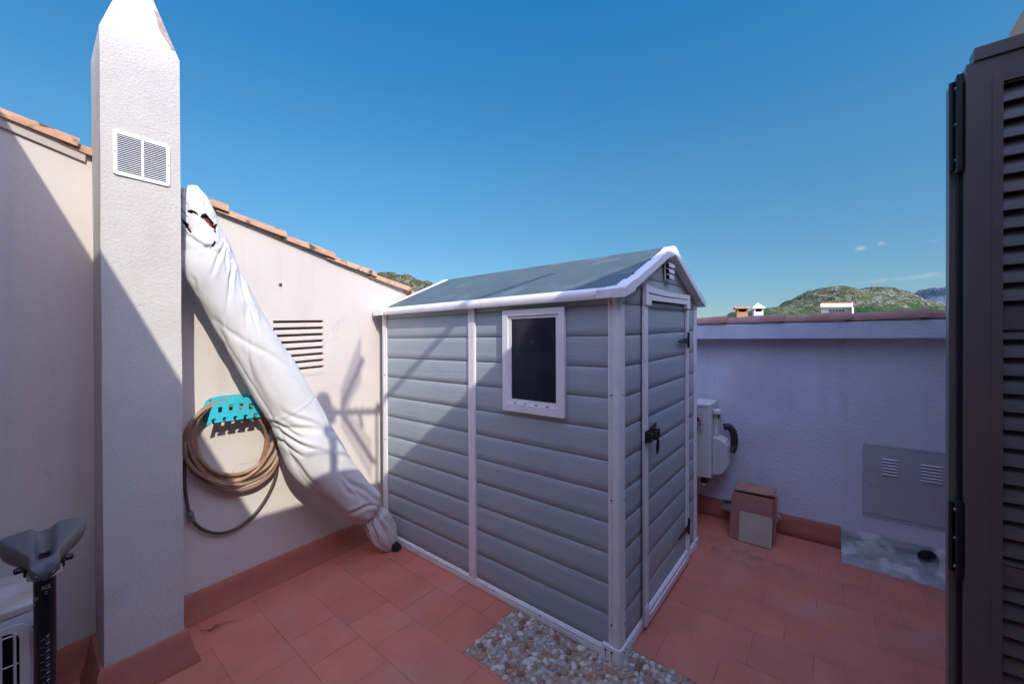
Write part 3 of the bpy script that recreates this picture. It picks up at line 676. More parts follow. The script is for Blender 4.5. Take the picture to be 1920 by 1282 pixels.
post(SX,SY,1,1); post(SX,SY1,1,-1); post(SX1,SY,-1,1); post(SX1,SY1,-1,-1)
# middle post
bm=BM(); box(bm,SX-.012,SX+.002,1.608,1.666,.05,rz(SX)-.002); box(bm,SX-.0155,SX-.0121,1.613,1.640,.052,rz(SX)-.004); box(bm,SX-.0145,SX-.0121,1.645,1.661,.052,rz(SX)-.004); shb(bm); obj('middle_post',bm,M['white'],sd,bevel=.0015)
bm=BM(); box(bm,SX1-.002,SX1+.012,1.608,1.666,.05,rz(SX)-.002); shb(bm); obj('middle_post',bm,M['white'],sd,bevel=.0015)
# base rails
bm=BM()
prf=[(0,.004),(.013,.004),(.014,.024),(.0115,.026),(.0115,.029),(.014,.031),(.0135,.043),(.0095,.047),(.0095,.051),(.004,.054),(0,.054)]
def rail(A,B,nrm):
    A=Vector(A);B=Vector(B);nrm=Vector(nrm)
    r0=[bm.verts.new(A+nrm*d+Vector((0,0,z))) for d,z in prf]; r1=[bm.verts.new(B+nrm*d+Vector((0,0,z))) for d,z in prf]
    for k in range(len(prf)): bm.faces.new((r0[k],r1[k],r1[(k+1)%len(prf)],r0[(k+1)%len(prf)]))
rail((SX,SY1,0),(SX,SY,0),(-1,0,0)); rail((SX,SY,0),(SX1,SY,0),(0,-1,0)); rail((SX1,SY,0),(SX1,SY1,0),(1,0,0)); rail((SX1,SY1,0),(SX,SY1,0),(0,1,0))
br=obj('base_rail',bm,M['white'],sd,smooth=30)
bm=BM()
for y in (2.43,2.235,1.96,1.47,1.15): disc(bm,(SX-.0141,y-.07*0,.037),(-1,0,0),.0046,.0012,12)
for x in (1.90,2.31,2.70): disc(bm,(x,SY-.0141,.037),(0,-1,0),.0046,.0012,12)
pieces('screw',bm,M['screw'],br)
def foot(cx,cy,sx,sy):
    bm=BM(); a=.072; t=.022; pl=[(0,a),(-t,a),(-t,.004),(-t+.002,-.008),(-t+.009,-.0185),(-.008,-t+.002),(.004,-t),(a*.75,-t),(a*.75,0),(0,0)]
    rows=[[bm.verts.new((cx+sx*u*k_,cy+sy*v*k_,z)) for u,v in pl] for z,k_ in ((0,1),(.064,1),(.068,.97))]
    for r0,r1 in zip(rows,rows[1:]):
        for k in range(len(pl)): bm.faces.new((r0[k],r0[(k+1)%len(pl)],r1[(k+1)%len(pl)],r1[k]))
    bm.faces.new(rows[0]); bm.faces.new(rows[-1]); fo=obj('foot_cap',bm,M['white'],sd,smooth=30)
    bm=BM()
    for v in (.052,.022): disc(bm,(cx-sx*(t+.0001),cy+sy*v,.048),(-sx,0,0),.0052,.0012,12)
    for u in (.012,.038): disc(bm,(cx+sx*u,cy-sy*(t+.0001),.048),(0,-sy,0),.0048,.0012,12)
    pieces('screw',bm,M['screw'],fo)
    if sx>0 and sy>0:
        bm=BM()
        for v in (.052,.022): 
            hexa(bm,[(cx-t-.0008,cy+v-.0012,.010),(cx-t-.0008,cy+v+.0014,.008),(cx-t+.001,cy+v+.0014,.008),(cx-t+.001,cy+v-.0012,.010),(cx-t-.0008,cy+v-.002,.045),(cx-t-.0008,cy+v+.002,.045),(cx-t+.001,cy+v+.002,.045),(cx-t+.001,cy+v-.002,.045)])
        pieces('rust_streak',bm,M['rust'],fo)
foot(SX,SY,1,1); foot(SX1,SY,-1,1); foot(SX,SY1,1,-1); foot(SX1,SY1,-1,-1)
# window
OW=Vector((SX-.010,0,0))
def sideplate(name,par,y0,y1,z0,z1,iy0,iy1,iz0,iz1,xo,th,mt,bev=.002,holes=None):
    # frame with normal -X: ex=-Y, ey=Z  -> ez = (-Y)x(Z) = -X
    me=plate(rect(-y1,-y0,z0,z1),[rect(-iy1,-iy0,iz0,iz1)],(xo,0,0),(0,-1,0),(0,0,1),th); return obj(name,me,mt,par,bevel=bev)
wf=sideplate('window',sd,.996,1.386,1.062,1.601,1.030,1.350,1.104,1.570,SX-.0075,.020,M['white'],.003)
sideplate('sash',wf,1.0303,1.3497,1.1043,1.5697,1.0475,1.3305,1.128,1.553,SX-.0070,.0125,M['white'],.002)
bm=BM(); box(bm,SX-.0155,SX-.0115,1.044,1.334,1.125,1.556); obj('pane',bm,M['glass'],wf)
bm=BM()
for y in (1.30,1.235,1.165,1.095):
    box(bm,SX-.0215,SX-.0181,y-.008,y+.012,1.1045,1.108)
pieces('drain_slot',bm,M['dark'],wf)
# door
dr_=thing('door',None,None,(0,0,0)); bpy.data.objects.remove(dr_)
bm=BM(); siding(bm,(1.950,SY-.006,0),(2.648,SY-.006,0),(0,-1,0),.055,1.625); shb(bm); do=obj('door',bm,M['siding'],sd,smooth=55)
def fplate(name,par,outer,holes,y,th,mt,bev=.002):
    # normal -Y: ex=X, ey=Z -> X x Z = -Y
    me=plate(outer,holes,(0,y,0),(1,0,0),(0,0,1),th)
    for v in me.vertices: v.co=shear(v.co)
    return obj(name,me,mt,par,bevel=bev)
lt=[]
outer=[(1.9085,.02),(2.690,.02),(2.690,1.690),(2.55,1.688),(2.3,1.682),(2.1,1.686),(1.9085,1.702)]
outer=[(1.910,.022),(2.688,.022),(2.688,1.600),(1.910,1.600)]
df=fplate('door_frame',do,outer,[[(1.952,.092),(2.646,.092),(2.646,1.5995),(1.952,1.5995)]],SY-.0135,.012,M['white'])
tp=[(1.912,1.602),(1.985,1.602),(1.985,1.628),(2.615,1.628),(2.615,1.602),(2.690,1.602),(2.690,1.688),(2.52,1.686),(2.35,1.685),(2.2,1.687),(2.05,1.692),(1.912,1.704)]
fplate('door_header',do,tp,[[(1.945,1.658),(2.2,1.652),(2.665,1.656),(2.665,1.661),(2.2,1.659),(1.945,1.667)]],SY-.015,.020,M['white'],.0025)
bp_=[(1.908,.0225),(2.690,.0225),(2.690,.150),(2.672,.158),(2.655,.135),(2.648,.118),(2.646,.088),(1.955,.088),(1.952,.118),(1.942,.124),(1.930,.120),(1.914,.112)]
fplate('kick_plate',do,bp_,[],SY-.0257,.004,M['white'],.001)
bm=BM(); box(bm,1.96,2.64,SY-.0345,SY-.0298,.060,.064); shb(bm); obj('kick_rib',bm,M['white'],do,bevel=.001)
fplate('stile_rib',do,rect(1.945,1.952,.13,1.598),[],SY-.0256,.003,M['white'],.001)
fplate('stile_rib',do,rect(2.646,2.653,.16,1.598),[],SY-.0256,.003,M['white'],.001)
for z in (1.405,.245):
    me=plate([(2.645,z-.050),(2.669,z-.050),(2.669,z+.050),(2.645,z+.050)],[],(0,SY-.0286,0),(1,0,0),(0,0,1),.004)
    for v in me.vertices: v.co=shear(v.co)
    hg=obj('hinge',me,M['black'],do,bevel=.001)
    fplate('strap',hg,[(2.6445,z-.022),(2.6445,z+.016),(2.455,z+.005),(2.445,z+.0),(2.455,z-.009)],[],SY-.0292,.004,M['black'],.001)
    bm=BM(); tube(bm,[shear((2.657,SY-.0335,z-.045)),shear((2.657,SY-.0335,z+.045))],.006,10); obj('knuckle',bm,M['black'],hg,smooth=True)
la=fplate('latch',do,[(1.908,.925),(1.945,.925),(1.945,.985),(1.908,.985)],[],SY-.0288,.004,M['black'],.001)
bm=BM(); tube(bm,[shear((1.905,SY-.044,.955)),shear((2.06,SY-.044,.968))],.0075,10); 
for x in (1.925,1.985,2.045): box(bm,x-.009,x+.009,SY-.055,SY-.016,.940,.982)
shb(bm) if False else None
obj('bolt',bm,M['black'],la,bevel=.0015)
bm=BM(); tube(bm,[(2.0,SY-.052,.962),(2.003,SY-.060,.93),(2.008,SY-.056,.895),(2.010,SY-.054,.865)],[.008,.011,.013,.008],12,flat=.6); obj('handle',bm,M['black'],la,smooth=True)
me=plate(rr_(.045,.013,.006),[],(2.035,SY-.020,.985),(1,0,.25),(-.25,0,1),.006); obj('latch_plate',me,M['black'],la)
# gable vent
GX,GZ=2.295,1.806
gv_=fplate('gable_vent',sd,[(GX-.048,GZ-.052),(GX+.048,GZ-.052),(GX+.055,GZ+.045),(GX-.055,GZ+.045)],[],SY-.014,.006,M['white'],.001)
for k in range(3):
    z=GZ-.040+.032*k; wd=.040+.006*k
    bm=BM(); hexa(bm,[(GX-wd,SY-.0145,z+.026),(GX+wd,SY-.0145,z+.026),(GX+wd,SY-.038,z+.010),(GX-wd,SY-.038,z+.010),(GX-wd,SY-.0145,z+.030),(GX+wd,SY-.0145,z+.030),(GX+wd,SY-.042,z+.014),(GX-wd,SY-.042,z+.014)]); 
    hexa(bm,[(GX-wd,SY-.038,z-.006),(GX+wd,SY-.038,z-.006),(GX+wd,SY-.042,z-.006),(GX-wd,SY-.042,z-.006),(GX-wd,SY-.038,z+.0135),(GX+wd,SY-.038,z+.0135),(GX+wd,SY-.042,z+.0137),(GX-wd,SY-.042,z+.0137)])
    shb(bm); obj('vent_blade',bm,M['white'],gv_,bevel=.001)
bm=BM(); box(bm,GX-.042,GX+.042,SY-.0232,SY-.0203,GZ-.044,GZ+.042); shb(bm); obj('vent_mesh',bm,M['dark'],gv_)
# roof
FY,BY=.677,2.60
def slab(x0,x1,y0,y1,f,t,bm,n=12):
    for s in range(n):
        a=x0+(x1-x0)*s/n; c2=x0+(x1-x0)*(s+1)/n
        hexa(bm,[(a,y0,f(a)),(c2,y0,f(c2)),(c2,y1,f(c2)),(a,y1,f(a)),(a,y0,f(a)+t),(c2,y0,f(c2)+t),(c2,y1,f(c2)+t),(a,y1,f(a)+t)])
def rslab(name,x0,x1,y0,y1,t0,t1,mt,bev=.002):
    bm=BM(); f=lambda x: EZ+slope*(min(x-EX0,EX1-x))
    P=[(x0,y0,f(x0)+t0),(x1,y0,f(x1)+t0),(x1,y1,f(x1)+t0),(x0,y1,f(x0)+t0),(x0,y0,f(x0)+t1),(x1,y0,f(x1)+t1),(x1,y1,f(x1)+t1),(x0,y1,f(x0)+t1)]
    hexa(bm,P); shb(bm); return obj(name,bm,mt,sd,bevel=bev)
rslab('roof_panel',EX0+.012,RX,FY+.012,BY-.01,0,.018,M['roof'],.001)
rslab('roof_panel',RX+.0005,EX1-.012,FY+.012,BY-.01,0,.018,M['roof'],.001)
# ridge line of the panels is bare; gable trims front and back
def gtrim(y0,y1):
    for s in (0,1):
        bm=BM(); xa,xb=(EX0+.10,RX-.065) if s==0 else (EX1-.10,RX+.065)
        f=lambda x: EZ+slope*(min(x-EX0,EX1-x))
        P=[(xa,y0,f(xa)-.022),(xb,y0,f(xb)-.022),(xb,y1,f(xb)-.022),(xa,y1,f(xa)-.022),(xa,y0,f(xa)+.022),(xb,y0,f(xb)+.022),(xb,y1,f(xb)+.022),(xa,y1,f(xa)+.022)]
        hexa(bm,P); shb(bm); obj('gable_trim',bm,M['white'],sd,bevel=.0035)
    bm=BM(); f=lambda x: EZ+slope*(min(x-EX0,EX1-x))
    xs_=[RX-.068,RX-.02,RX+.02,RX+.068]; lo=[f(xs_[0])-.030,f(xs_[1])-.030,f(xs_[2])-.030,f(xs_[3])-.030]; hi=[f(xs_[0])+.024,f(xs_[1])+.024,f(xs_[2])+.024,f(xs_[3])+.024]
    for k in range(3): hexa(bm,[(xs_[k],y0-.003,lo[k]),(xs_[k+1],y0-.003,lo[k+1]),(xs_[k+1],y1+.004,lo[k+1]),(xs_[k],y1+.004,lo[k]),(xs_[k],y0-.003,hi[k]),(xs_[k+1],y0-.003,hi[k+1]),(xs_[k+1],y1+.004,hi[k+1]),(xs_[k],y1+.004,hi[k])])
    bmesh.ops.remove_doubles(bm,verts=bm.verts[:],dist=1e-5); fs=[f_ for f_ in bm.faces if all(len([g2 for g2 in e.link_faces])>2 for e in f_.edges)]
    shb(bm); obj('ridge_cap',bm,M['white'],sd,bevel=.004)
gtrim(FY,FY+.052); gtrim(BY-.05,BY+.002)
# eave trims: rounded gutter-like section
def etrim(xe,s):
    bm=BM(); pl=[(.03,-.012),(.0,-.014),(-.002,-.010),(-.006,.006),(-.004,.020),(.004,.032),(.018,.038),(.05,.0405),(.052,.030),(.03,.02)]
    f0=EZ; rows=[]
    for y in (FY+.10,1.2,1.6,2.2,BY-.08):
        rows.append([bm.verts.new((xe+s*u,y,f0+z-.004)) for u,z in pl])
    for a,c2 in zip(rows,rows[1:]):
        for k in range(len(pl)): bm.faces.new((a[k],a[(k+1)%len(pl)],c2[(k+1)%len(pl)],c2[k]))
    bm.faces.new(rows[0]); bm.faces.new(rows[-1]); shb(bm); et=obj('eave_trim',bm,M['white'],sd,smooth=35)
    bm=BM()
    for y in (2.42,2.16,1.80,1.46,1.15,.86): 
        disc(bm,shear((xe+s*.045,y,f0+.035)),(0,0,1),.006,.003,10)
    pieces('screw',bm,M['screw'],et)
etrim(EX0,1); etrim(EX1,-1)
def ecorner(xe,s,y0,y1):
    bm=BM(); f=lambda u: EZ+slope*u
    P=[]
    for y in (y0,y1):
        for u,zl,zh in ((-.009,-.020,.024),(.110,f(.110)-EZ-.030,f(.110)-EZ+.030)):
            P.append((xe+s*u,y,EZ+zl)); P.append((xe+s*u,y,EZ+zh))
    vs=[bm.verts.new(p) for p in P]
    for f_ in ((0,1,3,2),(4,6,7,5),(0,4,5,1),(2,3,7,6),(0,2,6,4),(1,5,7,3)): bm.faces.new([vs[i] for i in f_])
    shb(bm); obj('trim_corner',bm,M['white'],sd,bevel=.004)
for xe,s in ((EX0,1),(EX1,-1)):
    ecorner(xe,s,FY-.003,FY+.058); ecorner(xe,s,BY-.055,BY+.005)
    bm=BM(); P=[]
    hexa(bm,[(xe-s*.0085,FY+.057,EZ-.018),(xe+s*.03,FY+.057,EZ-.018),(xe+s*.03,FY+.135,EZ-.018),(xe-s*.0085,FY+.135,EZ-.018),(xe-s*.0085,FY+.057,EZ+.023),(xe+s*.055,FY+.057,EZ+.045),(xe+s*.055,FY+.135,EZ+.040),(xe-s*.0085,FY+.135,EZ+.022)])
    shb(bm); obj('trim_corner',bm,M['white'],sd,bevel=.0035)
    bm=BM(); hexa(bm,[(xe-s*.0085,BY-.11,EZ-.018),(xe+s*.03,BY-.11,EZ-.018),(xe+s*.03,BY-.055,EZ-.018),(xe-s*.0085,BY-.055,EZ-.018),(xe-s*.0085,BY-.11,EZ+.023),(xe+s*.055,BY-.11,EZ+.045),(xe+s*.055,BY-.055,EZ+.040),(xe-s*.0085,BY-.055,EZ+.022)])
    shb(bm); obj('trim_corner',bm,M['white'],sd,bevel=.0035)
bm=BM()
for x in (1.80,2.02,2.56,2.80): 
    disc(bm,shear((x,FY+.045,EZ+slope*min(x-EX0,EX1-x)+.025)),(0,0,1),.006,.003,10)
pieces('screw',bm,M['screw'],sd)
# ---------------------------------------------------------------- parasol in its cover
YC=lambda X: 2.405-.05*(X-.5)
def onY(x,y):
    d=ray(x,y); # plane Y = 2.405-.05(X-.5)
    n_=Vector((.05,1,0)); return CP+d*((2.43-n_.dot(CP))/n_.dot(d))
ST=[((352,346),(372,352)),((341,372),(392,372)),((340,402),(405,398)),((342,440),(420,432)),((344,482),(432,452)),((347,525),(440,478)),((367,561),(458,520)),((385,592),(475,550)),((404,625),(491,582)),((422,658),(513,618)),((441,692),(537,655)),((470,742),(567,704)),((498,787),(590,742)),((513,815),(607,766)),((530,857),(623,792)),((548,893),(641,821)),((573,917),(661,860)),((601,936),(678,886)),((632,962),(698,912)),((662,972),(719,934)),((689,967),(715,954)),((684,982),(728,961)),((691,1002),(739,983)),((705,1018),(747,1000)),((722,1028),(749,1014)),((735,1031),(745,1024))]
pz=thing('closed_parasol','closed garden parasol in a torn white fabric cover, leaning against the cream gable wall','parasol',(1.59,2.34,0))
cen=[];rad=[];dirs=[]
for l_,r__ in ST:
    A=onY(*l_);B=onY(*r__); cen.append((A+B)/2); rad.append((B-A).length/2*.95); dirs.append((B-A).normalized())
def cr1(P,t):
    i=min(int(t),len(P)-2); f=t-i; p0=P[max(i-1,0)];p1=P[i];p2=P[i+1];p3=P[min(i+2,len(P)-1)]
    return .5*((2*p1)+(p2-p0)*f+(2*p0-5*p1+4*p2-p3)*f*f+(3*p1-p0-3*p2+p3)*f**3)
CR=[((421,462),(398,512),3.2,.14),((428,470),(425,508),2.6,.12),((440,500),(430,552),2.8,.13),((453,506),(482,618),2.4,.10),((467,560),(480,600),2.4,.08),((352,440),(402,474),4,.12),((375,470),(410,455),3,.10),((362,520),(372,545),3,.05),
 ((410,600),(420,660),5,.05),((505,600),(540,668),4,.06),((445,640),(500,760),7,.05),((500,790),(560,815),3,.09),((508,800),(580,838),3.2,.11),((520,826),(566,852),3,.08),((535,772),(600,800),4,.07),((545,860),(588,905),5,.08),((600,800),(640,852),4,.06),
 ((640,905),(664,930),4,.08),((655,900),(690,925),3.5,.10),((560,830),(610,850),4,.05),((655,960),(700,948),3,.14),((690,925),(716,940),3,.12),
 ((705,960),(726,1012),2.6,.20),((698,965),(706,1015),2.4,.18),((712,958),(742,1000),2.4,.18),((694,968),(692,1000),2.2,.15)]
def crease(P_):
    x,y=pr(P_); d=0
    for (a,b_,w_,dp) in CR:
        ax_,ay=a; bx,by=b_; L2=(bx-ax_)**2+(by-ay)**2; t=((x-ax_)*(bx-ax_)+(y-ay)*(by-ay))/L2
        if t<-.3 or t>1.3: continue
        L_=math.sqrt(L2); sgn=((x-ax_)*(by-ay)-(y-ay)*(bx-ax_))/L_+2.2*math.sin(t*4+ax_)
        if abs(sgn)>w_*5: continue
        win=max(0,math.sin(math.pi*max(0,min(1,(t+.15)/1.3))))**.7
        d+=dp*win*(-math.exp(-(sgn/w_)**2)+.55*math.exp(-((sgn-1.9*w_)/(1.3*w_))**2)+.3*math.exp(-((sgn+2.1*w_)/(1.6*w_))**2))
    return d
def cover(t0,t1,nr,na,inner=1.0,wr=1.0,seed=0):
    bm=BM(); g=[]
    for i in range(nr+1):
        t=t0+(t1-t0)*i/nr; c=cr1(cen,t); r=max(cr1(rad,t),.004); e=cr1(dirs,t).normalized()
        ax=(cr1(cen,min(t+.3,len(cen)-1))-cr1(cen,max(t-.3,0))).normalized(); e=(e-ax*e.dot(ax)).normalized(); nn_=e.cross(ax)
        if nn_.y>0: nn_=-nn_
        row=[]
        neck=math.exp(-((t-20)/1.1)**2)
        for k in range(na):
            th=2*math.pi*k/na
            u=Vector((math.cos(th)*1.0,math.sin(th)*1.0,t*.42+seed))
            d=0
            # long soft folds running along and slightly round the cover
            q=Vector((math.cos(th-.10*t)*.9,math.sin(th-.10*t)*.9,t*.10+seed)); d+=noise.noise(q*1.3)*.10
            q2=Vector((math.cos(th+.10*t)*.9,math.sin(th+.10*t)*.9,t*.12+5+seed)); v=1-abs(noise.noise(q2)*2.6); d-=max(0,v)**3*.055
            d+=noise.noise(u*2.0)*.018+noise.noise(u*4.5)*.008
            if t<5: d+= (noise.noise(u*3.1)*.14-max(0,1-abs(noise.noise(u*2.3+Vector((4,4,4)))*3))**4*.12)*(1-t/5)
            # gathered pleats at the tie
            if t>18.3: d+=math.cos(th*9+noise.noise(u*2)*2.5)*(.12*neck+.10*(t>20)*max(0,1-(t-20)/6))
            # seam ring
            d+=.012*math.exp(-((t-12)/.06)**2)-.014*math.exp(-((t-12.13)/.05)**2)
            d-=.10*math.exp(-(((t-13.6)+(th-1.2)*.9)/.16)**2)*max(0,math.sin(th))**2*.8
            d-=.09*math.exp(-(((t-9.0)+(th-1.9)*1.7)/.22)**2)*max(0,math.sin(th))**2*.7
            d-=.09*math.exp(-(((t-5.7)-(th-1.2)*1.9)/.2)**2)*max(0,math.sin(th))**2
            d-=.07*math.exp(-(((t-7.0)-(th-1.0)*2.2)/.2)**2)*max(0,math.sin(th))**2
            dep=.8 if t<18 else .8-.22*min(1,(t-18)/2)
            if seed==0 and math.sin(th)>-.2: d+=crease(c+e*math.cos(th)*r+nn_*math.sin(th)*r*dep)*.9
            rr=r*inner*(1+d*wr)
            sag=Vector((0,0,-1))*.0
            row.append(bm.verts.new(c+e*math.cos(th)*rr+nn_*math.sin(th)*rr*dep+sag))
        g.append(row)
    for i in range(nr):
        for k in range(na): bm.faces.new((g[i][k],g[i][(k+1)%na],g[i+1][(k+1)%na],g[i+1][k]))
    return bm,g
bm,g=cover(0,len(ST)-1,420,120)
bm.faces.new(g[0]); bm.faces.new(g[-1][::-1])
def inpoly(x,y,P):
    c=False;j=len(P)-1
    for i in range(len(P)):
        if (P[i][1]>y)!=(P[j][1]>y) and x<(P[j][0]-P[i][0])*(y-P[i][1])/(P[j][1]-P[i][1])+P[i][0]: c=not c
        j=i
    return c
zq=lambda L_:[(330+x/5.83,340+y/5.83) for x,y in L_]
TE=[zq([(262,398),(280,368),(318,352),(345,372),(372,408),(402,446),(418,482),(440,470),(452,480),(440,520),(436,575),(420,560),(412,520),(378,498),(352,470),(318,430),(290,412)]),
    zq([(50,395),(75,418),(140,470),(135,500),(165,540),(175,575),(150,560),(110,505),(70,450)]),
    zq([(360,745),(395,700),(420,640),(432,660),(425,700),(390,730)]),
    zq([(125,335),(150,312),(215,335),(245,362),(235,372),(190,350),(150,352)])]
cut=[]
for f in bm.faces:
    c=f.calc_center_median()
    if (c-CP).dot(Vector((0,1,0)))<0: continue
    x,y=pr(c)
    if c.y>YC(c.x)+.0: continue
    jx=noise.noise(Vector((x*.6,y*.6,0)))*1.4
    if any(inpoly(x+jx,y+jx,P) for P in TE): cut.append(f)
bmesh.ops.delete(bm,geom=cut,context='FACES')
cv=obj('cover',bm,M['cover'],pz,smooth='all')
m=cv.modifiers.new('s','SOLIDIFY'); m.thickness=.0015; m.offset=0
bm,g=cover(.6,9,90,60,inner=.80,wr=2.2,seed=9); bm.faces.new(g[0]); bm.faces.new(g[-1][::-1]); obj('canopy',bm,M['redcloth'],pz,smooth='all')
bm=BM(); tip=Vector((1.606,2.312,.002)); up_=(cen[-3]-tip).normalized()
tube(bm,[tip,tip+up_*.004,tip+up_*.05,tip+up_*.12],[.024,.030,.030,.024],16); obj('pole_end',bm,M['rubber'],pz,smooth=True)
bm=BM(); nk=[];c=cr1(cen,20.0);e=dirs[20];ax=(cen[21]-cen[19]).normalized();e=(e-ax*e.dot(ax)).normalized();nn_=e.cross(ax)
pts_=[c+e*math.cos(t)*rad[20]*1.02+nn_*math.sin(t)*rad[20]*.88+ax*.006*math.sin(3*t) for t in [2*math.pi*k/40 for k in range(41)]]
tube(bm,pts_,.003,6); obj('tie_cord',bm,M['seam'],pz,smooth=True)
bm=BM(); c=cr1(cen,12.07);r=cr1(rad,12.07);e=dirs[12];ax=(cen[13]-cen[11]).normalized();e=(e-ax*e.dot(ax)).normalized();nn_=e.cross(ax)
bm.free()
# grey flap folded over the top
# ---------------------------------------------------------------- hose holder and hose
hh_=thing('hose_holder','turquoise plastic hose holder with slots, screwed to the cream wall','hose holder',wl(435,780,0))
def wpl(px,d): return [((wl(x,y,d)-W(0,d,0)).dot(WT),wl(x,y,d).z) for x,y in px]
bpx=[(381,792),(381,762),(385,752),(393,746),(412,742),(440,739),(462,738),(472,742),(480,752),(486,785)]
obj('back_plate',plate(wpl(bpx,0),[],W(0,.001,0),WT,(0,0,1),.006),M['teal'],hh_,bevel=.002)
FD=.118
n0=lambda x,y:[(x-3.6,y+4.2),(x-4.2,y-1.6),(x-2.2,y-3.8),(x+3.2,y-4.4),(x+3.8,y-1.6),(x+.6,y+.4),(x+1.6,y+3.6)]
bottom=[(387.5,797),(390.5,796.2)]
for x,y in ((401,789),(421.3,786),(441.5,783.6),(460.7,781),(479,778.4)): bottom+=n0(x,y)
bottom+=[(491,781.5)]
top_=[(489,771),(484,762),(475,750),(464,744.5),(440,746.5),(429,748.5),(426,751),(414,752.5),(405,755),(399,761),(394,774)]
holes=[[(x-3.6,y-5.5),(x+3.8,y-6.2),(x+3.4,y+3),(x+1.5,y+4.6),(x-2.5,y+5),(x-4,y+3.4)] for x,y in ((413,768.5),(433.3,764.5),(452.6,762.3),(470.5,762.3))]
fp=obj('front_plate',plate(wpl(bottom+top_,FD),[wpl(h,FD) for h in holes],W(0,FD-.005,0),WT,(0,0,1),.005),M['teal'],hh_,bevel=.0012)
bm=BM()
for x0,y0,x1,y1 in ((408,774,405,789),(424,771,422,786),(443.5,768.5,442.5,783),(462,767,461.5,780),):
    a=wl(x0+4,y0,FD+.001);c2=wl(x1+6,y1-5,FD+.001); tube(bm,[a,c2],.0016,6)
a=wl(428,758,FD+.0006);c2=wl(466,752,FD+.0006); tube(bm,[a,wl(447,755,FD+.0006),c2],.0014,6)
pieces('moulded_rib',bm,M['teal'],fp)
# arched shelf between the plates
bm=BM(); shp=[(396,772),(403,762),(415,756),(440,752),(462,750),(473,756),(482,768)]
rows=[]
for d in (.006,FD-.006):
    sag=0
    rows.append([W((wl(x,y,FD)-W(0,FD,0)).dot(WT),d,wl(x,y,FD).z) for x,y in shp])
for k in range(len(shp)-1):
    a,b_,c2,d2=rows[0][k],rows[0][k+1],rows[1][k+1],rows[1][k]; dz=Vector((0,0,-.005))
    hexa(bm,[a+dz,b_+dz,c2+dz,d2+dz,a,b_,c2,d2])
obj('shelf',bm,M['teal'],hh_)
bm=BM(); disc(bm,wl(394,750.5,.0068),WN,.005,.003,10); disc(bm,wl(470,745,.0068),WN,.005,.003,10); pieces('screw',bm,mat('brass_screw',(.3,.2,.05),.4,metal=.8),hh_)
ho=thing('garden_hose','coiled brown garden hose hanging from the turquoise holder','garden hose',wl(435,850,.05))
loops=[(345.5,517,748,928,.035,.3),(350,525,750,912,.06,.0),(346,512,752,905,.09,.9),(353,521,751,898,.045,1.5),(357,508,756,892,.08,2.1),(362,516,754,886,.10,2.9),(349,500,758,918,.105,3.6),(366,504,757,880,.06,4.4)]
bm=BM(); pts_=[]
for i,(x0,x1,y0,y1,d,ph) in enumerate(loops):
    nx_=loops[(i+1)%len(loops)]
    for k in range(48):
        f=k/48; t=-math.pi/2+2*math.pi*f
        X0=x0+(nx_[0]-x0)*f; X1=x1+(nx_[1]-x1)*f; Y0=y0+(nx_[2]-y0)*f; Y1=y1+(nx_[3]-y1)*f; D=d+(nx_[4]-d)*f
        sx=math.cos(t);sy=math.sin(t)
        tw=1+.03*math.sin(3*t+ph)
        px=(X0+X1)/2+sx*(X1-X0)/2*tw+3*math.sin(t*2+ph); py=(Y0+Y1)/2+sy*(Y1-Y0)/2*(1+.02*math.sin(2*t+ph*2))
        dd=D if sy<-.5 else D*(.45)+.014+.02*(1+math.sin(ph*3+t))/2
        sm=max(0,min(1,(-sy-.2)/.6)); dd=dd*1.0 if sy<-.8 else (D*sm+(D*.45+.014+.02*(1+math.sin(ph*3+t))/2)*(1-sm))
        pts_.append(wl(px,max(py,749),dd))
tube(bm,pts_,.0098,10); obj('coil',bm,M['hose'],ho,smooth='all')
dl=[(352,830,.03),(346.5,870,.03),(347,915,.03),(352,950,.028),(358,969,.025),(372,987,.022),(395,997.5,.02),(420,998,.02),(447,988,.02),(475,966,.02),(500,932,.022),(517,893,.025),(521,855,.03),(516,820,.04),(508,795,.05)]
cp_=[wl(*q) for q in dl]; sm_=[cr1(cp_,i/6) for i in range((len(cp_)-1)*6+1)]
bm=BM(); tube(bm,sm_,.0078,10); obj('trailing_end',bm,M['hosedark'],ho,smooth='all')
bm=BM(); a=wl(354.5,958,.027);b_=wl(361,976,.024); dd_=(b_-a); tube(bm,[a,a+dd_*.15,a+dd_*.2,a+dd_*.5,a+dd_*.55,a+dd_*.8,a+dd_*.85,b_],[.011,.0125,.0155,.0155,.012,.012,.0145,.012],14); obj('connector',bm,mat('grey_fitting',(.13,.13,.12),.5),ho,smooth=35)
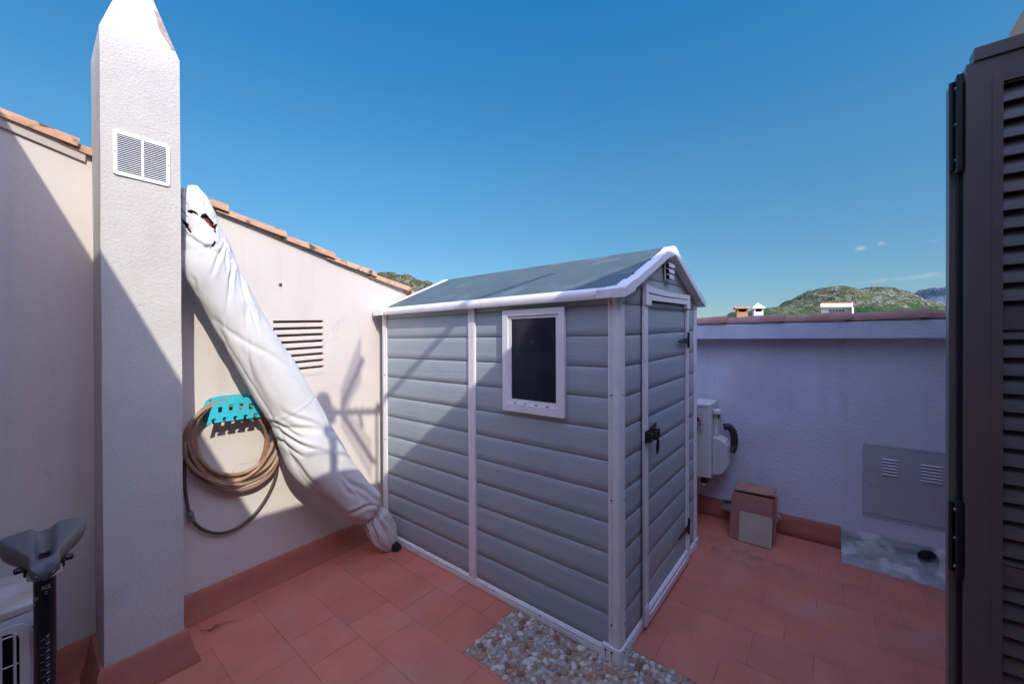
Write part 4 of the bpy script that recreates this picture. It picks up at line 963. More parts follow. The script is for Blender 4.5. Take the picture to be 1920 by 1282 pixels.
# ---------------------------------------------------------------- air conditioners
def aircon(name,label,loc,rz_,w_,d_,h_,topmat,logo=None,bracket=True,side=True,gf=.60):
    T=Matrix.Translation(Vector(loc))@Matrix.Rotation(rz_,4,'Z')
    t=thing(name,label,'air conditioner',loc)
    def tb(bm): bmesh.ops.transform(bm,matrix=T,verts=bm.verts[:]); return bm
    def tp(me): me.transform(T); return me
    bm=BM(); n_=10; pl=[]                       # plan: front slightly bowed, front right corner chamfered; local front = -y, right = +x
    for k in range(n_+1):
        f=k/n_; pl.append((-w_+w_*f,-.022*math.sin(math.pi*(.15+.7*f)) ))
    pl[-1]=(-.012,-.004)
    pl+= [(0,.012),(0,d_),(-w_,d_)]
    r0=[bm.verts.new((x,y,0)) for x,y in pl]; r1=[bm.verts.new((x,y,h_-.03)) for x,y in pl]
    for k in range(len(pl)): bm.faces.new((r0[k],r0[(k+1)%len(pl)],r1[(k+1)%len(pl)],r1[k]))
    bm.faces.new(r0); bm.faces.new(r1); obj('casing',tb(bm),M['acwhite'],t,bevel=.004)
    bm=BM(); r0=[bm.verts.new((x*1.0,y-.003 if y<.01 else y,h_-.0285)) for x,y in pl]; r1=[bm.verts.new((x*1.0,y-.003 if y<.01 else y,h_-.006)) for x,y in pl]; r2=[bm.verts.new((x*.985-.005,y*.94+.006,h_+.002)) for x,y in pl]
    for A_,B_ in ((r0,r1),(r1,r2)):
        for k in range(len(pl)): bm.faces.new((A_[k],A_[(k+1)%len(pl)],B_[(k+1)%len(pl)],B_[k]))
    bm.faces.new(r0); bm.faces.new(r2); obj('lid',tb(bm),topmat,t,bevel=.003)
    # grille: ring frame, curved bars, fan behind
    gx=-w_*gf; gz_=h_*.47; gr=min(h_*.41,w_*.3); fy=-.0235
    gr_o=obj('grille',tp(plate(rr_(gr*1.08,gr*1.05,.03),[rr_(gr*.98,gr*.95,.028)],(gx,fy,gz_),(1,0,0),(0,0,1),.004)),M['acwhite'],t,bevel=.001)
    bm=BM(); hexa(bm,[(gx-gr,fy-.0008,gz_-gr*.95),(gx+gr,fy-.0008,gz_-gr*.95),(gx+gr,fy+.0005,gz_-gr*.95),(gx-gr,fy+.0005,gz_-gr*.95),(gx-gr,fy-.0008,gz_+gr*.95),(gx+gr,fy-.0008,gz_+gr*.95),(gx+gr,fy+.0005,gz_+gr*.95),(gx-gr,fy+.0005,gz_+gr*.95)]); obj('grille_void',tb(bm),M['dark'],gr_o)
    bm=BM()
    for k in range(15):
        x=gx-gr+gr*2*(k+.5)/15; c_=.020*math.sin(math.pi*(k+.5)/15)
        tube(bm,[(x,fy-.005,gz_-gr*.94),(x,fy-.007,gz_),(x,fy-.005,gz_+gr*.94)],.0035,6)
    for k in range(5): z=gz_-gr*.9+gr*1.8*k/4; tube(bm,[(gx-gr*.97,fy-.004,z),(gx+gr*.97,fy-.004,z)],.0025,6)
    obj('grille_bars',tb(bm),M['acwhite'],gr_o)
    if side:
        bm=BM(); box(bm,-.001,.030,.09,.215,.30,h_-.075); obj('side_cover',tb(bm),M['acwhite'],t,bevel=.008)
        bm=BM(); pr8=[(.0,.012),(.070,.03),(.100,.09),(.100,.24),(.085,.275),(.045,.30),(.0,.305)]
        A_=[bm.verts.new((x,.045,z)) for x,z in pr8]; B_=[bm.verts.new((x,.19,z)) for x,z in pr8]
        for k in range(len(pr8)): bm.faces.new((A_[k],A_[(k+1)%len(pr8)],B_[(k+1)%len(pr8)],B_[k]))
        bm.faces.new(A_); bm.faces.new(B_); obj('valve_cover',tb(bm),M['acwhite'],t,bevel=.008)
        bm=BM(); hexa(bm,[(.005,.05,h_-.085),(.052,.06,h_-.085),(.052,.15,h_-.085),(.005,.15,h_-.085),(.005,.05,h_-.05),(.040,.06,h_-.055),(.040,.14,h_-.055),(.005,.15,h_-.05)]); sc_=obj('hand_grip',tb(bm),M['acwhite'],t,bevel=.006)
        bm=BM(); box(bm,.030,.0335,.10,.135,h_-.125,h_-.095); obj('grip_recess',tb(bm),M['dark'],sc_)
        pth=[(.05,.19,h_-.20),(.085,.20,h_-.195),(.115,.205,h_-.235),(.122,.205,h_-.30),(.118,.20,h_-.345),(.108,.18,h_-.38)]
        pp=[cr1([Vector(q) for q in pth],i/8) for i in range((len(pth)-1)*8+1)]
        bm=BM(); tube(bm,pp,[.026+.0018*math.sin(i*2.1) for i in range(len(pp))],14); obj('pipe_lagging',tb(bm),M['rubber'],t,smooth=60)
    if bracket:
        bmat_=mat('galvanised_bracket',(.45,.40,.33),.55,(.3,.2,.12),25)
        for x in (-.06,-w_+.08):
            bm=BM(); hexa(bm,[(x-.02,0,-.062),(x+.02,0,-.062),(x+.02,d_+.03,-.062),(x-.02,d_+.03,-.062),(x-.02,0,-.056),(x+.018,0,-.056),(x+.018,d_+.03,-.056),(x-.02,d_+.03,-.056)]); br_=obj('bracket',tb(bm),bmat_,t)
            for y in (.05,d_-.03):
                bm=BM(); tube(bm,[(x,y,-.056),(x,y,-.04),(x,y,-.03),(x,y,0)],[.024,.026,.018,.02],14); obj('rubber_mount',tb(bm),M['rubber'],br_)
    if logo:
        ln=lambda px: None
        obj('label_plate',tp(plate(rect(0,.20,0,.135),[],(-.248,-.0245,h_-.205),(1,0,0),(0,0,1),.0014)),M['label'],t,bevel=.0004)
        o=Vector((-.258,-.0264,h_-.205))
        tri=[(.136,.066),(.196,.066),(.180,.100),(.121,.100)]
        obj('emblem',tp(plate(tri,[],o,(1,0,0),(0,0,1),.0006)),M['logo'],t)
        tri=[(.06,.066),(.126,.066),(.111,.100),(.075,.100)]
        obj('emblem',tp(plate(tri,[],o,(1,0,0),(0,0,1),.0006)),M['logo'],t)
        obj('lettering',tp(text('MITSUBISHI',.034,o+Vector((.196,-.0002,.037)),(1,0,0),(0,0,1),align='RIGHT',bold=.0008)),M['ink'],t)
        obj('lettering',tp(text('ELECTRIC',.034,o+Vector((.190,-.0002,.010)),(1,0,0),(0,0,1),align='RIGHT',bold=.0008)),M['ink'],t)
    else:
        bm=BM(); disc(bm,(-.035,-.006,h_-.085),(0,-1,0),.0025,.002,8); pieces('screw',tb(bm),M['screw'],t)
    return t
aircon('air_conditioner','white outdoor air conditioner on mauve wall behind the shed, dark red emblem on front',(3.24,.700,.395),-math.pi/2,.72,.26,.56,M['acwhite'],logo=True)
aircon('air_conditioner','white outdoor air conditioner with dusty stained top, behind the bicycle saddle',(.042,2.09,.055),0,.78,.29,.515,M['acdirty'],side=False,gf=.345)
# ---------------------------------------------------------------- leaning spare tiles
def leaning(y0,y1,xb,xt,hgt,th,mt,label,name='floor_tile',zb=0,group='spare floor tiles leaning on the mauve wall',rot=0):
    # rectangle standing at xb, leaning so that its top is at xt
    dz=math.sqrt(hgt**2-(xt-xb)**2); up=Vector((xt-xb,0,dz)).normalized(); yy=Vector((0,-1,0)); nr=yy.cross(up); 
    if nr.x>0: nr=-nr
    bm=BM(); c=Vector((xb,y1,zb+.001)); P=[]
    yv=Vector((rot,-1,0)).normalized()
    for d in (0,-th):
        for a,b_ in ((0,0),(1,0),(1,1),(0,1)): P.append(c+yv*(y1-y0)*a+up*hgt*b_+nr*d)
    zm=min(p.z for p in P); P=[p+Vector((0,0,.001-zm+zb)) for p in P]
    hexa(bm,P); o=obj(name,bm,mt,None,bevel=.002); tag(o,label,'floor tile',group); return o
leaning(.313,.513,3.200,3.268,.20,.010,M['beige'],'beige square floor tile, front of the leaning stack by the mauve wall')
leaning(.318,.576,3.215,3.335,.300,.012,M['redtile'],'red floor tile directly behind the beige tile, lowest of the leaning stack')
leaning(.314,.572,3.232,3.350,.305,.012,M['redtile'],'second red floor tile of the leaning stack, its rim just above the front red tile')
leaning(.310,.570,3.248,3.366,.310,.012,M['redtile'],'third red floor tile of the leaning stack, between its thin rims and the dark gap')
leaning(.298,.578,3.285,3.440,.325,.012,M['redtile'],'widest red floor tile of the leaning stack, its edge showing at the right behind the others')
bm=BM(); c1=[(3.385,.566,.302),(3.402,.318,.304),(3.475,.306,.345),(3.470,.560,.347)]
hexa(bm,[Vector(q)-Vector((-.006,0,.012)) for q in c1]+[Vector(q) for q in c1])
tag(obj('floor_tile',bm,M['tile2'],None,bevel=.002),'brown smudged floor tile lying slanted on top of the leaning stack','floor tile','spare floor tiles leaning on the mauve wall')
bm=BM(); bmesh.ops.create_icosphere(bm,subdivisions=4,radius=1)
for v in bm.verts:
    k=1+noise.noise(v.co*2.2)*.22+noise.noise(v.co*6)*.06
    v.co=Vector((3.462+v.co.x*.040*k,.475+v.co.y*.185*k,.135+max(v.co.z*.075*k,-.12)))
bg_=obj('plastic_bag',bm,M['bag'],None,smooth='all'); tag(bg_,'small crumpled white plastic bag with dark letters, behind the leaning tiles','bag')
obj('lettering',text('WV',.034,(3.428,.655,.165),(.45,-1,0),(0,0,1),bold=.001,th=.02),M['ink'],bg_)
# ---------------------------------------------------------------- bicycle
rh=Vector((.023,1.386,0)).normalized()          # away from the camera along the bike
Bp=Vector((.023,1.386,0)); Bl=Vector((rh.y,-rh.x,0))    # right of the bike as seen from camera
bk=thing('bicycle','bicycle with black grooved saddle on a black seat post with white height marks','bicycle',(Bp.x,Bp.y,0))
def bp3(l,s,z): return Bp+rh*l+Bl*s+Vector((0,0,z))   # l: away from viewer, s: right
# saddle surface
bm=BM(); nl,ns=46,40; g=[]
Ls=.135
def sadw(t): # half width, t=0 nose, 1 rear
    return .0205+.006*t+.050*max(0,(t-.30)/.70)**1.15-(max(0,t-.93)*.22)
for i in range(nl+1):
    t=i/nl; l=-.150+.262*t; w_=sadw(t)
    if t<.06: w_*=math.sqrt(max(.12,1-(1-t/.06)**2))
    row=[]
    for k in range(ns+1):
        s=-1+2*k/ns
        zt=.010*(t-.5)**2*2-.004*math.sin(math.pi*t); a_s=abs(s); sg_=1 if s>=0 else -1
        lat=sg_*min(1,math.sin(min(1,a_s/.86)*math.pi/2)**.92) if a_s>0 else 0
        z=zt-.006*a_s**2-max(0,(a_s-.62)/.38)**1.5*(.020+.020*t)
        # wings: domed
        z+=.012*max(0,(t-.55)/.45)*(math.cos(s*math.pi/2)*.3)
        # central channel
        ch=max(0,min(1,(t-.14)/.12))*max(0,min(1,(1.04-t)/.10)); 
        z-=.017*ch*math.exp(-(lat*w_/(.010+.006*t))**4)
        if t<.09: z-=.038*(1-t/.09)**2*(1-.75*a_s)
        if t>.93: z-=.012*((t-.93)/.07)**2
        fl_=1.0
        row.append(bm.verts.new(bp3(l+ (0.028*abs(s)**2 if t>.8 else .028*abs(s)**2*max(0,(t-.5)/.3))*-.6,lat*w_*(1-.10*max(0,(a_s-.86)/.14)),.990+z+.06*lat*w_)))
    g.append(row)
hole=set()
for i in range(nl):
    for k in range(ns):
        t=(i+.5)/nl; s_=-1+2*(k+.5)/ns; s=math.copysign(math.sin(min(1,abs(s_)/.86)*math.pi/2)**.92,s_)*sadw(t)
        if .27<t<.52 and abs(s)<.0085*math.sin(math.pi*(t-.27)/.25)**.4: continue
        bm.faces.new((g[i][k],g[i][k+1],g[i+1][k+1],g[i+1][k]))
sadl=obj('saddle',bm,M['saddle'],bk,smooth='all'); m=sadl.modifiers.new('s','SOLIDIFY'); m.thickness=.006; m.offset=-1
bm=BM()
for s in (-.022,.022): tube(bm,[bp3(-.13,s*.3,.955),bp3(-.09,s,.945),bp3(-.02,s,.938),bp3(.03,s,.938),bp3(.09,s*1.6,.955)],.0035,8)
obj('rail',bm,M['zinc'],sadl,smooth=True)
bm=BM()
box(bm,-.03,.03,-.035,.035,.930,.948); 
for v in bm.verts: x,y,z=v.co; v.co=bp3(y,x,z)
disc(bm,bp3(-.012,.028,.942),Bl,.007,.016,10); disc(bm,bp3(-.012,-.044,.942),Bl,.007,.016,10)
obj('clamp',bm,M['black'],sadl,bevel=.003)
bm=BM(); tube(bm,[bp3(0,0,.935),bp3(0,0,.90),bp3(0,0,.60)],[.0150,.0172,.0172],32); sp_=obj('seat_post',bm,M['postblack'],bk,smooth=35)
toc=(-rh)
def ring_pt(ang,z,r=.01735):
    d=(toc*math.cos(ang)+Bl*math.sin(ang)); return bp3(0,0,z)+d*r,d
bm=BM()
for k in range(14):
    z=.775-.0165*k
    for a0,a1,hh2 in ((-.28,-.02,.0007),(.10,.42,.0022 if True else .001),):
        for zz2,h2,aa,bb in ((z,.0006,-.42,-.05),(z+.003,.0022,.08,.38),(z-.006,.0006,.05,.36)) if (a0<0) else ():
            n_=5; A_=[]
            for i in range(n_+1):
                an=aa+(bb-aa)*i/n_; p,d=ring_pt(an,zz2+ .012*(an)*.5); A_.append((bm.verts.new(p+Vector((0,0,h2))),bm.verts.new(p-Vector((0,0,h2)))))
            for a2,b2_ in zip(A_,A_[1:]): bm.faces.new((a2[0],b2_[0],b2_[1],a2[1]))
for z in (.880,.875):
    A_=[]
    for i in range(5):
        p,d=ring_pt(-.02+.28*i/4,z); A_.append((bm.verts.new(p+Vector((0,0,.0007))),bm.verts.new(p-Vector((0,0,.0007)))))
    for a2,b2_ in zip(A_,A_[1:]): bm.faces.new((a2[0],b2_[0],b2_[1],a2[1]))
obj('scale_marks',bm,M['print'],sp_)
def ctext(s,size,ang,z,mt,nm='lettering',tilt=0):
    me=text(s,size,(0,0,0),(1,0,0),(0,1,0),align='CENTER',bold=.0003,th=.0002)
    for v in me.vertices:
        x,y=v.co.x,v.co.y
        if tilt: x,y=-y,x
        p,d=ring_pt(ang+x/.0173,z+y,.01738+v.co.z); v.co=p
    return obj(nm,me,mt,sp_)
ctext('SIZ',.011,.12,.886,M['print']); ctext('PP',.014,-1.0,.862,M['print']); ctext('REVERB',.016,1.30,.835,M['magenta'],tilt=1) if False else ctext('UP',.011,-1.3,.85,M['print'])
bm=BM()
for z0,z1 in ((.848,.884),(.818,.842)):
    A_=[]
    for i in range(5):
        an=1.18+.5*i/4; A_.append([bm.verts.new(ring_pt(an,z)[0]) for z in (z0,z1)])
    for a2,b2_ in zip(A_,A_[1:]): bm.faces.new((a2[0],b2_[0],b2_[1],a2[1]))
obj('side_print',bm,M['magenta'],sp_)
# frame
bm=BM(); S=bp3(0,0,.60); BBk=bp3(-.02,0,.30); RA=bp3(.40,0,.34); HT=bp3(-.55,0,.82); HB=bp3(-.58,0,.70)
tube(bm,[bp3(0,0,.615),bp3(0,0,.52),BBk],[.021,.019,.019],16); tube(bm,[bp3(-.01,0,.56),HT],.018,14); tube(bm,[BBk,HB],.022,14); tube(bm,[HT+Vector((0,0,.03)),HB-Vector((0,0,.03))],.023,14)
for s in (-1,1):
    tube(bm,[bp3(.005,s*.012,.57),bp3(.10,s*.043,.545),bp3(.30,s*.062,.42),RA+Bl*s*.07],.0085,10); tube(bm,[BBk+Bl*s*.02,bp3(.12,s*.045,.31),RA+Bl*s*.07],.009,10)
obj('frame',bm,M['bikeblue'],bk,smooth=40)
FA=bp3(-.80,0,.34)
bm=BM()
for s in (-1,1): tube(bm,[HB+Bl*s*.055-Vector((0,0,.03)),FA+Bl*s*.055],.015,10)
box(bm,-.07,.07,-.02,.02,.64,.68)
for v in bm.verts[-8:]: x,y,z=v.co; v.co=bp3(-.59+y,x,z)
obj('fork',bm,M['black'],bk)
bm=BM(); tube(bm,[HT+Vector((0,0,.03)),HT+Vector((0,0,.07))],.016,12); tube(bm,[HT+Vector((0,0,.06)),HT+Vector((0,0,.075))-rh*.05],.014,12); obj('stem',bm,M['black'],bk,smooth=True)
for nm,cn in (('wheel',RA),('wheel',FA)):
    bm=BM(); pts_=[cn+rh*math.cos(a)*.315+Vector((0,0,math.sin(a)*.315)) for a in [2*math.pi*k/64 for k in range(65)]]; tube(bm,pts_,.020,12); wh=obj('wheel',bm,M['rubber'],bk,smooth='all')
    bm=BM(); pts_=[cn+rh*math.cos(a)*.288+Vector((0,0,math.sin(a)*.288)) for a in [2*math.pi*k/64 for k in range(65)]]; tube(bm,pts_,.011,8); obj('rim',bm,M['black'],wh,smooth='all')
    bm=BM()
    for k in range(28): a=2*math.pi*k/28; tube(bm,[cn+Bl*(.02 if k%2 else -.02),cn+rh*math.cos(a)*.285+Vector((0,0,math.sin(a)*.285))],.001,5)
    tube(bm,[cn-Bl*.055,cn+Bl*.055],.018,12); obj('spokes',bm,M['zinc'],wh)
bm=BM(); tube(bm,[BBk-Bl*.08,BBk+Bl*.08],.018,12)
for s in (-1,1): tube(bm,[BBk+Bl*s*.075,BBk+Bl*s*.075+Vector((0,0,-.17*s))],.011,8); box(bm,-.045,.045,-.04,.04,-.01,.01); 
for j,s in enumerate((-1,1)):
    pass
bm2=bm; vsn=bm.verts[:]
obj('crank',bm,M['black'],bk)
# ---------------------------------------------------------------- louvred shutter
sh_=thing('door_shutter','dark brown louvred metal door shutter folded open beside the doorway','shutter',(1.49,-.45,0))
XF=1.47
def xpl(name,par,outer,holes,x,th,mt,bev=.002):   # normal -X, coords (-y,z)
    return obj(name,plate(outer,holes,(x,0,0),(0,-1,0),(0,0,1),th),mt,par,bevel=bev)
ya,yb=.262,.70
fr=xpl('leaf_frame',sh_,rect(ya,yb,.02,2.118),[rect(.321,.645,1.507,2.052),rect(.321,.645,.897,1.461),rect(.321,.645,.10,.851)],XF+.032,.032,M['brown'],.003)
xpl('frame_lip',fr,rect(ya+.012,yb,2.12,2.150),[],XF+.040,.046,M['brown'],.002)
xpl('frame_step',fr,rect(.3035,.663,.08,2.072),[rect(.3205,.6455,.10,2.0525)],XF-.0003,.003,M['brown'],.001)
for z0,z1 in ((1.507,2.052),(.897,1.461),(.10,.851)):
    bm=BM(); z=z0-.02
    while z<z1+.01:
        a0=z; P=[]
        th=.0045; dx=.024; dz=.0445
        zz0=a0; zz1=a0+dz
        q=[(XF+.002,zz0),(XF+.002+dx,zz1),(XF+.002+dx+th*.8,zz1-th*.5),(XF+.004+th,zz0-.003)]
        q=[(x,min(max(z_,z0+.0005),z1-.0005)) for x,z_ in q]
        if max(z_ for x,z_ in q)-min(z_ for x,z_ in q)>.004:
            n_=6; prof=[]
            # convex blade: front edge low, back edge high
            for i in range(n_+1):
                f=i/n_; bx=XF+.001+dx*f; bz=zz0+dz*f; bulge=.004*math.sin(math.pi*f)
                prof.append((bx-bulge*.87,bz+bulge*.48))
            for i in range(n_,-1,-1):
                f=i/n_; bx=XF+.001+dx*f+th*.87; bz=zz0+dz*f-th*.48; bulge=.004*math.sin(math.pi*f); prof.append((bx-bulge*.87,bz+bulge*.48))
            prof=[(x,min(max(z_,z0+.0005),z1-.0005)) for x,z_ in prof]
            A_=[bm.verts.new((x,-.3215,z_)) for x,z_ in prof]; B_=[bm.verts.new((x,-.6445,z_)) for x,z_ in prof]
            for k in range(len(prof)): bm.faces.new((A_[k],A_[(k+1)%len(prof)],B_[(k+1)%len(prof)],B_[k]))
        z+=.0432
    o=obj('louvres',bm,M['brown'],fr,smooth=50)
# second leaf folded behind
r2=xpl('rear_leaf',sh_,rect(.240,.70,.02,2.098),[rect(.30,.645,.10,2.02)],1.548,.036,M['brown'],.003)
bm=BM(); z=.11
while z<2.0:
    hexa(bm,[(1.515,-.3005,z),(1.515,-.6445,z),(1.540,-.6445,z+.045),(1.540,-.3005,z+.045),(1.519,-.3005,z-.002),(1.519,-.6445,z-.002),(1.544,-.6445,z+.043),(1.544,-.3005,z+.043)]); z+=.0432
obj('louvres',bm,M['brown'],r2)
bm=BM(); box(bm,1.499,1.512,-.70,-.252,.02,2.09); obj('edge_strip',bm,M['black'],r2,bevel=.002)
def hinge3(z0,z1):
    bm=BM(); box(bm,1.476,1.505,-.2595,-.2475,z0,z1); h=obj('hinge',bm,M['black'],sh_,bevel=.003)
    bm=BM(); tube(bm,[(1.4995,-.243,z0+.01),(1.4995,-.243,z1-.01)],.006,10); obj('pin',bm,M['black'],h)
    bm=BM()
    for f in (.13,.5,.87): disc(bm,(1.488,-.2474,z0+(z1-z0)*f),(0,1,0),.0042,.0022,10)
    pieces('screw',bm,M['zinc'],h)
hinge3(1.86,2.105); hinge3(.835,1.03)
# ---------------------------------------------------------------- house behind the camera
hs=thing('house','peach rendered house wall with a clay tiled eave, beyond the louvred shutter','house',(1.0,-1.8,0))
HX0,HX1,HY,HZ=-.37,3.215,-.72,3.015
bm=BM()
box(bm,HX0-2.4,HX0,HY-2.5,2.50,-.3,HZ)                # wing beside the courtyard
box(bm,HX0+.001,.34,HY-.28,HY,-.3,HZ); box(bm,1.56,HX1,HY-.28,HY,-.3,HZ); box(bm,.3405,1.5595,HY-.28,HY,2.18,HZ)
box(bm,HX1-.25,HX1,HY-2.5,HY-.281,-.3,HZ); box(bm,HX0+.001,HX1-.2505,HY-2.5,HY-2.3,-.3,HZ)
box(bm,HX0+.001,HX1-.2505,HY-2.299,HY-.281,-.3,-.02) ; box(bm,HX0+.001,HX1-.2505,HY-2.299,HY-.281,2.75,2.95)
obj('walls',bm,M['house'],hs)
bm=BM(); hexa(bm,[(HX0+.05,HY-.06,HZ+.001),(HX1,HY-.06,HZ+.001),(HX1,HY-2.5,HZ+.001),(HX0+.05,HY-2.5,HZ+.001),(HX0+.05,HY-.06,HZ+.03),(HX1,HY-.06,HZ+.03),(HX1,HY-2.5,HZ+.60),(HX0+.05,HY-2.5,HZ+.60)])
hexa(bm,[(HX0-.06,HY-.05,HZ+.001),(HX0-.06,2.5,HZ+.001),(HX0-2.4,2.5,HZ+.001),(HX0-2.4,HY-.05,HZ+.001),(HX0-.06,HY-.05,HZ+.03),(HX0-.06,2.5,HZ+.03),(HX0-2.4,2.5,HZ+.6),(HX0-2.4,HY-.05,HZ+.6)])
obj('roof',bm,M['tile'],hs)
gw=thing('sun_block_wall','unseen wall added beside the house corner to keep sun off the mauve parapet','wall',(3.5,-.85,0))
bm=BM(); box(bm,HX1+.002,4.1,HY-.24,HY-.0,-.3,2.66); obj('wall_face',bm,M['house'],gw)  # out of view, added to block sun that would reach the right wall
# ---------------------------------------------------------------- roof antenna (out of frame; its shadow falls on the wall and shed)
YA=-.78
def back(P):
    P=Vector(P); return P-LD*((P.y-YA)/LD.y)
at_=thing('television_antenna','television antenna with comb shaped reflectors on a mast, on the roof behind the viewer','antenna',(.2,-.78,3.0))
mp=[back(wl(617,742,.12)),back(wl(616,905,.12))]
mx_=(mp[0].x+mp[1].x)/2
bm=BM(); tube(bm,[(mx_,YA,HZ+.0),(mx_,YA,mp[0].z+.08)],.024,10); 
tube(bm,[back(wl(607,735,.05)),back(wl(620,778,.05))],.045,8); tube(bm,[back(wl(606,838,.14)),back(wl(634,846,.14))],.034,8); tube(bm,[back(wl(636,852,.14)),back(wl(664,866,.14))],.03,8)
tube(bm,[back(wl(610,768,.03)),back(wl(714,771,.0))],.017,8)
for x in (628,640,655,668,680,692,704): tube(bm,[back(wl(x,762,0)),back(wl(x,778,0))],.006,6)
tube(bm,[back(wl(674,775,0)),back(wl(679,800,0))],.013,8)
tube(bm,[back(wl(573,885,.13)),back(wl(655,878,.13))],.006,6)
obj('mast',bm,M['galv'],at_)
bm=BM()
for (x0,y0,x1,y1,sg,N_) in ((642,758,681,672,-1,10),(643,778,701,866,1,11)):
    tube(bm,[back(wl(x0,y0)),back(wl(x1,y1))],.017,8)
    for k in range(N_):
        f=(k+.3)/N_; x=x0+(x1-x0)*f-3; y=y0+(y1-y0)*f; ln=30+18*f if sg<0 else 26+14*f
        tube(bm,[back(wl(x,y-ln)),back(wl(x,y+ln*.9))],.0045,5)
obj('reflector',bm,M['galv'],at_)
pa=back((2.016,1.298,1.862)); pb_=back((1.655,1.824,1.52)); pc=back((1.655,2.501,1.038))
pl_=thing('roof_pole','thin metal stay pole on the roof edge behind the viewer','pole',(pb_.x,YA,3.0))
bm=BM(); tube(bm,[pa,pb_,pc,pc+(pc-pb_)*.25],[.022,.022,.022,.022],8); obj('stay',bm,M['galv'],pl_)
bm=BM(); q=pc+(pc-pb_)*.25; tube(bm,[q,(q.x,q.y,HZ-.0)],.010,8) if q.z>HZ else tube(bm,[q,q+Vector((0,-.1,0))],.01,8); obj('socket',bm,M['galv'],pl_)
# ---------------------------------------------------------------- beyond the wall
fw=Vector((math.cos(a_),math.sin(a_),0)); rt=Vector((math.sin(a_),-math.cos(a_),0))
def far(px,py,d):
    return fw*d+rt*((px-960)/F*d)+Vector((0,0,H+(638-py)/F*d))
def fbox(bm,px0,px1,d0,d1,z0,z1):
    a=far(px0,0,d0);b_=far(px1,0,d0);c2=far(px1,0,d1);d2=far(px0,0,d1)
    hexa(bm,[Vector((q.x,q.y,z)) for z in (z0,z1) for q in (a,b_,c2,d2)])
nb=thing('neighbour_house','neighbouring white house roof hidden below the coping tiles','house',far(1450,0,16)*1)
nb.location=(far(1450,0,16).x,far(1450,0,16).y,-7)
bm=BM(); fbox(bm,1330,1560,14.2,19,-7,1.2); obj('walls',bm,M['whitepaint'],nb)
bm=BM(); a,b_=far(1325,0,14),far(1565,0,14); q=[a,b_,b_+fw*2.6,a+fw*2.6,a+fw*5.2,b_+fw*5.2]
bm2=[Vector((v.x,v.y,z)) for v,z in zip(q,(1.2,1.2,1.95,1.95,1.2,1.2))]
vs=[bm.verts.new(v) for v in bm2]; lo=[bm.verts.new(v-Vector((0,0,.15))) for v in bm2]
for f in ((0,1,2,3),(3,2,5,4)): bm.faces.new([vs[i] for i in f]); bm.faces.new([lo[i] for i in f])
obj('roof',bm,M['farclay'],nb)
# clay chimney
def far_chimney(px,py_top,d,wpx,body,capm,label,clay):
    c=far(px,py_top,d); s=wpx/F*d/2
    t=thing('small_chimney',label,'chimney',(c.x,c.y,c.z-.9))
    u=Vector((math.cos(.3),math.sin(.3),0)); v=Vector((-u.y,u.x,0))
    def bx_(bm,a,b2,z0,z1): hexa(bm,[Vector((c.x,c.y,z))+u*sx*a+v*sy*b2 for z in (z0,z1) for sx,sy in ((-1,-1),(1,-1),(1,1),(-1,1))])
    bm=BM(); bx_(bm,s*.72,s*.72,c.z-1.0,c.z-.22); 
    for sx in (-1,0,1):
        for sy in (-1,1):
            for q_ in ((sx,sy),):
                o_=Vector((c.x,c.y,0))+u*sx*s*.60+v*sy*s*.6; w_=s*.12
                hexa(bm,[Vector((o_.x,o_.y,z))+u*a_1*w_+v*b_1*w_ for z in (c.z-.2195,c.z-.1105) for a_1,b_1 in ((-1,-1),(1,-1),(1,1),(-1,1))])
    obj('stack',bm,body,t)
    bm=BM(); bx_(bm,s*.5,s*.5,c.z-.2190,c.z-.111); obj('flue',bm,M['dark'],t)
    if clay:
        for k in range(4):
            bm=BM(); o_=Vector((c.x,c.y,c.z-.11))+u*(k-1.5)*s*.5
            barrel(bm,o_-v*s,o_+v*s,s*.27,s*.27,u,8,.01); obj('cap_tile',bm,capm,t,smooth=60)
        bm=BM(); bx_(bm,s*.9,s*.9,c.z-.1100,c.z-.085); obj('cap_slab',bm,capm,t)
    else:
        bm=BM(); bx_(bm,s,s,c.z-.1100,c.z-.08); tp_=[bm.verts.new(Vector((c.x,c.y,c.z-.0798))+u*sx*s+v*sy*s) for sx,sy in ((-1,-1),(1,-1),(1,1),(-1,1))]; a1=bm.verts.new((c.x,c.y,c.z+.10))
        for k in range(4): bm.faces.new((tp_[k],tp_[(k+1)%4],a1))
        obj('cap',bm,capm,t)
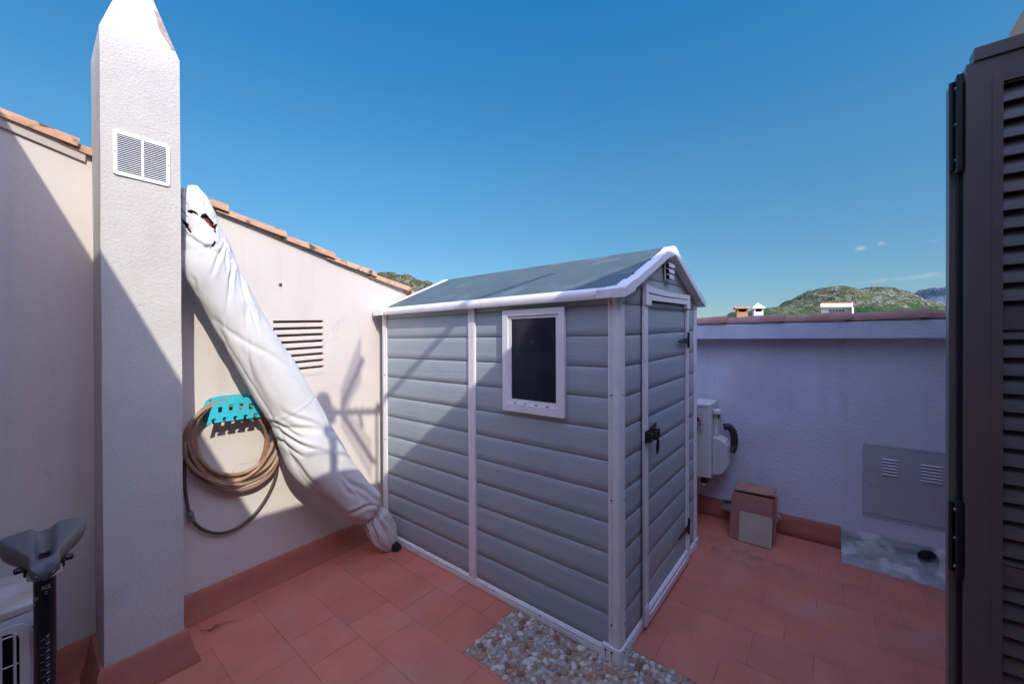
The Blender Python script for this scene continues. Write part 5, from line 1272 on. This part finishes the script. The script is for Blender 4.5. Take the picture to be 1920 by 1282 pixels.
far_chimney(1390.5,575,13.6,25,M['farclay'],M['farclay'],'small orange chimney with clay cap tiles, showing above the coping left of the white one',True)
far_chimney(1421,575,14.0,21,M['whitepaint'],M['whitepaint'],'small white chimney with a pointed white cap, right of the orange chimney',False)
# white house in the distance
dh=thing('distant_house','white flat roofed house with an orange tiled edge, in front of the green hill','house',(far(1570,0,60).x,far(1570,0,60).y,-7))
D0=60; zt=H+(638-571)/F*D0
bm=BM(); fbox(bm,1539.5,1601,D0+1.2,D0+7,-7,zt-.55); obj('walls',bm,M['whitepaint'],dh)
bm=BM(); fbox(bm,1538.5,1597,D0,D0+8,zt-.54,zt-.02); obj('roof_slab',bm,M['whitepaint'],dh)
bm=BM(); fbox(bm,1539,1597,D0-.05,D0+8,zt-.015,zt+.12); obj('roof_edge',bm,M['farclay'],dh)
bm=BM(); A_=[far(1597.3,0,D0),far(1603,0,D0)]; 
hexa(bm,[Vector((p.x,p.y,z)) for p,z in ((A_[0],-7),(A_[1],-7),(A_[1]*1.13,-7),(A_[0]*1.13,-7),(A_[0],zt+.15),(A_[0]+(A_[1]-A_[0])*.3,zt+.15),(A_[0]*1.13+(A_[1]-A_[0])*.3,zt+.15),(A_[0]*1.13,zt+.15))]); obj('wing_wall',bm,M['whitepaint'],dh)
for k in range(5):
    bm=BM(); fbox(bm,1555+k*6,1559.5+k*6,D0+1.14,D0+1.19,zt-1.35,zt-.85); obj('window',bm,mat('far_glass',(.12,.16,.2),.2),dh)

# ---------------------------------------------------------------- dry twig at the foot of the chimney
bm=BM(); o_=Vector((.56,2.395,.004))
for a1,l1,z1 in ((.1,.07,.012),(.7,.05,.006),(-.5,.06,.016),(1.5,.045,.004),(-.15,.10,.003),(2.4,.04,.01)):
    e_=o_+Vector((math.cos(a1)*l1,math.sin(a1)*l1*.7,z1)); tube(bm,[o_,o_.lerp(e_,.5)+Vector((0,0,.006)),e_],.0011,5)
tag(obj('dry_twig',bm,mat('dry_twig_bark',(.09,.06,.045),.9)),'small dry forked twig lying on the red floor at the foot of the chimney','twig')
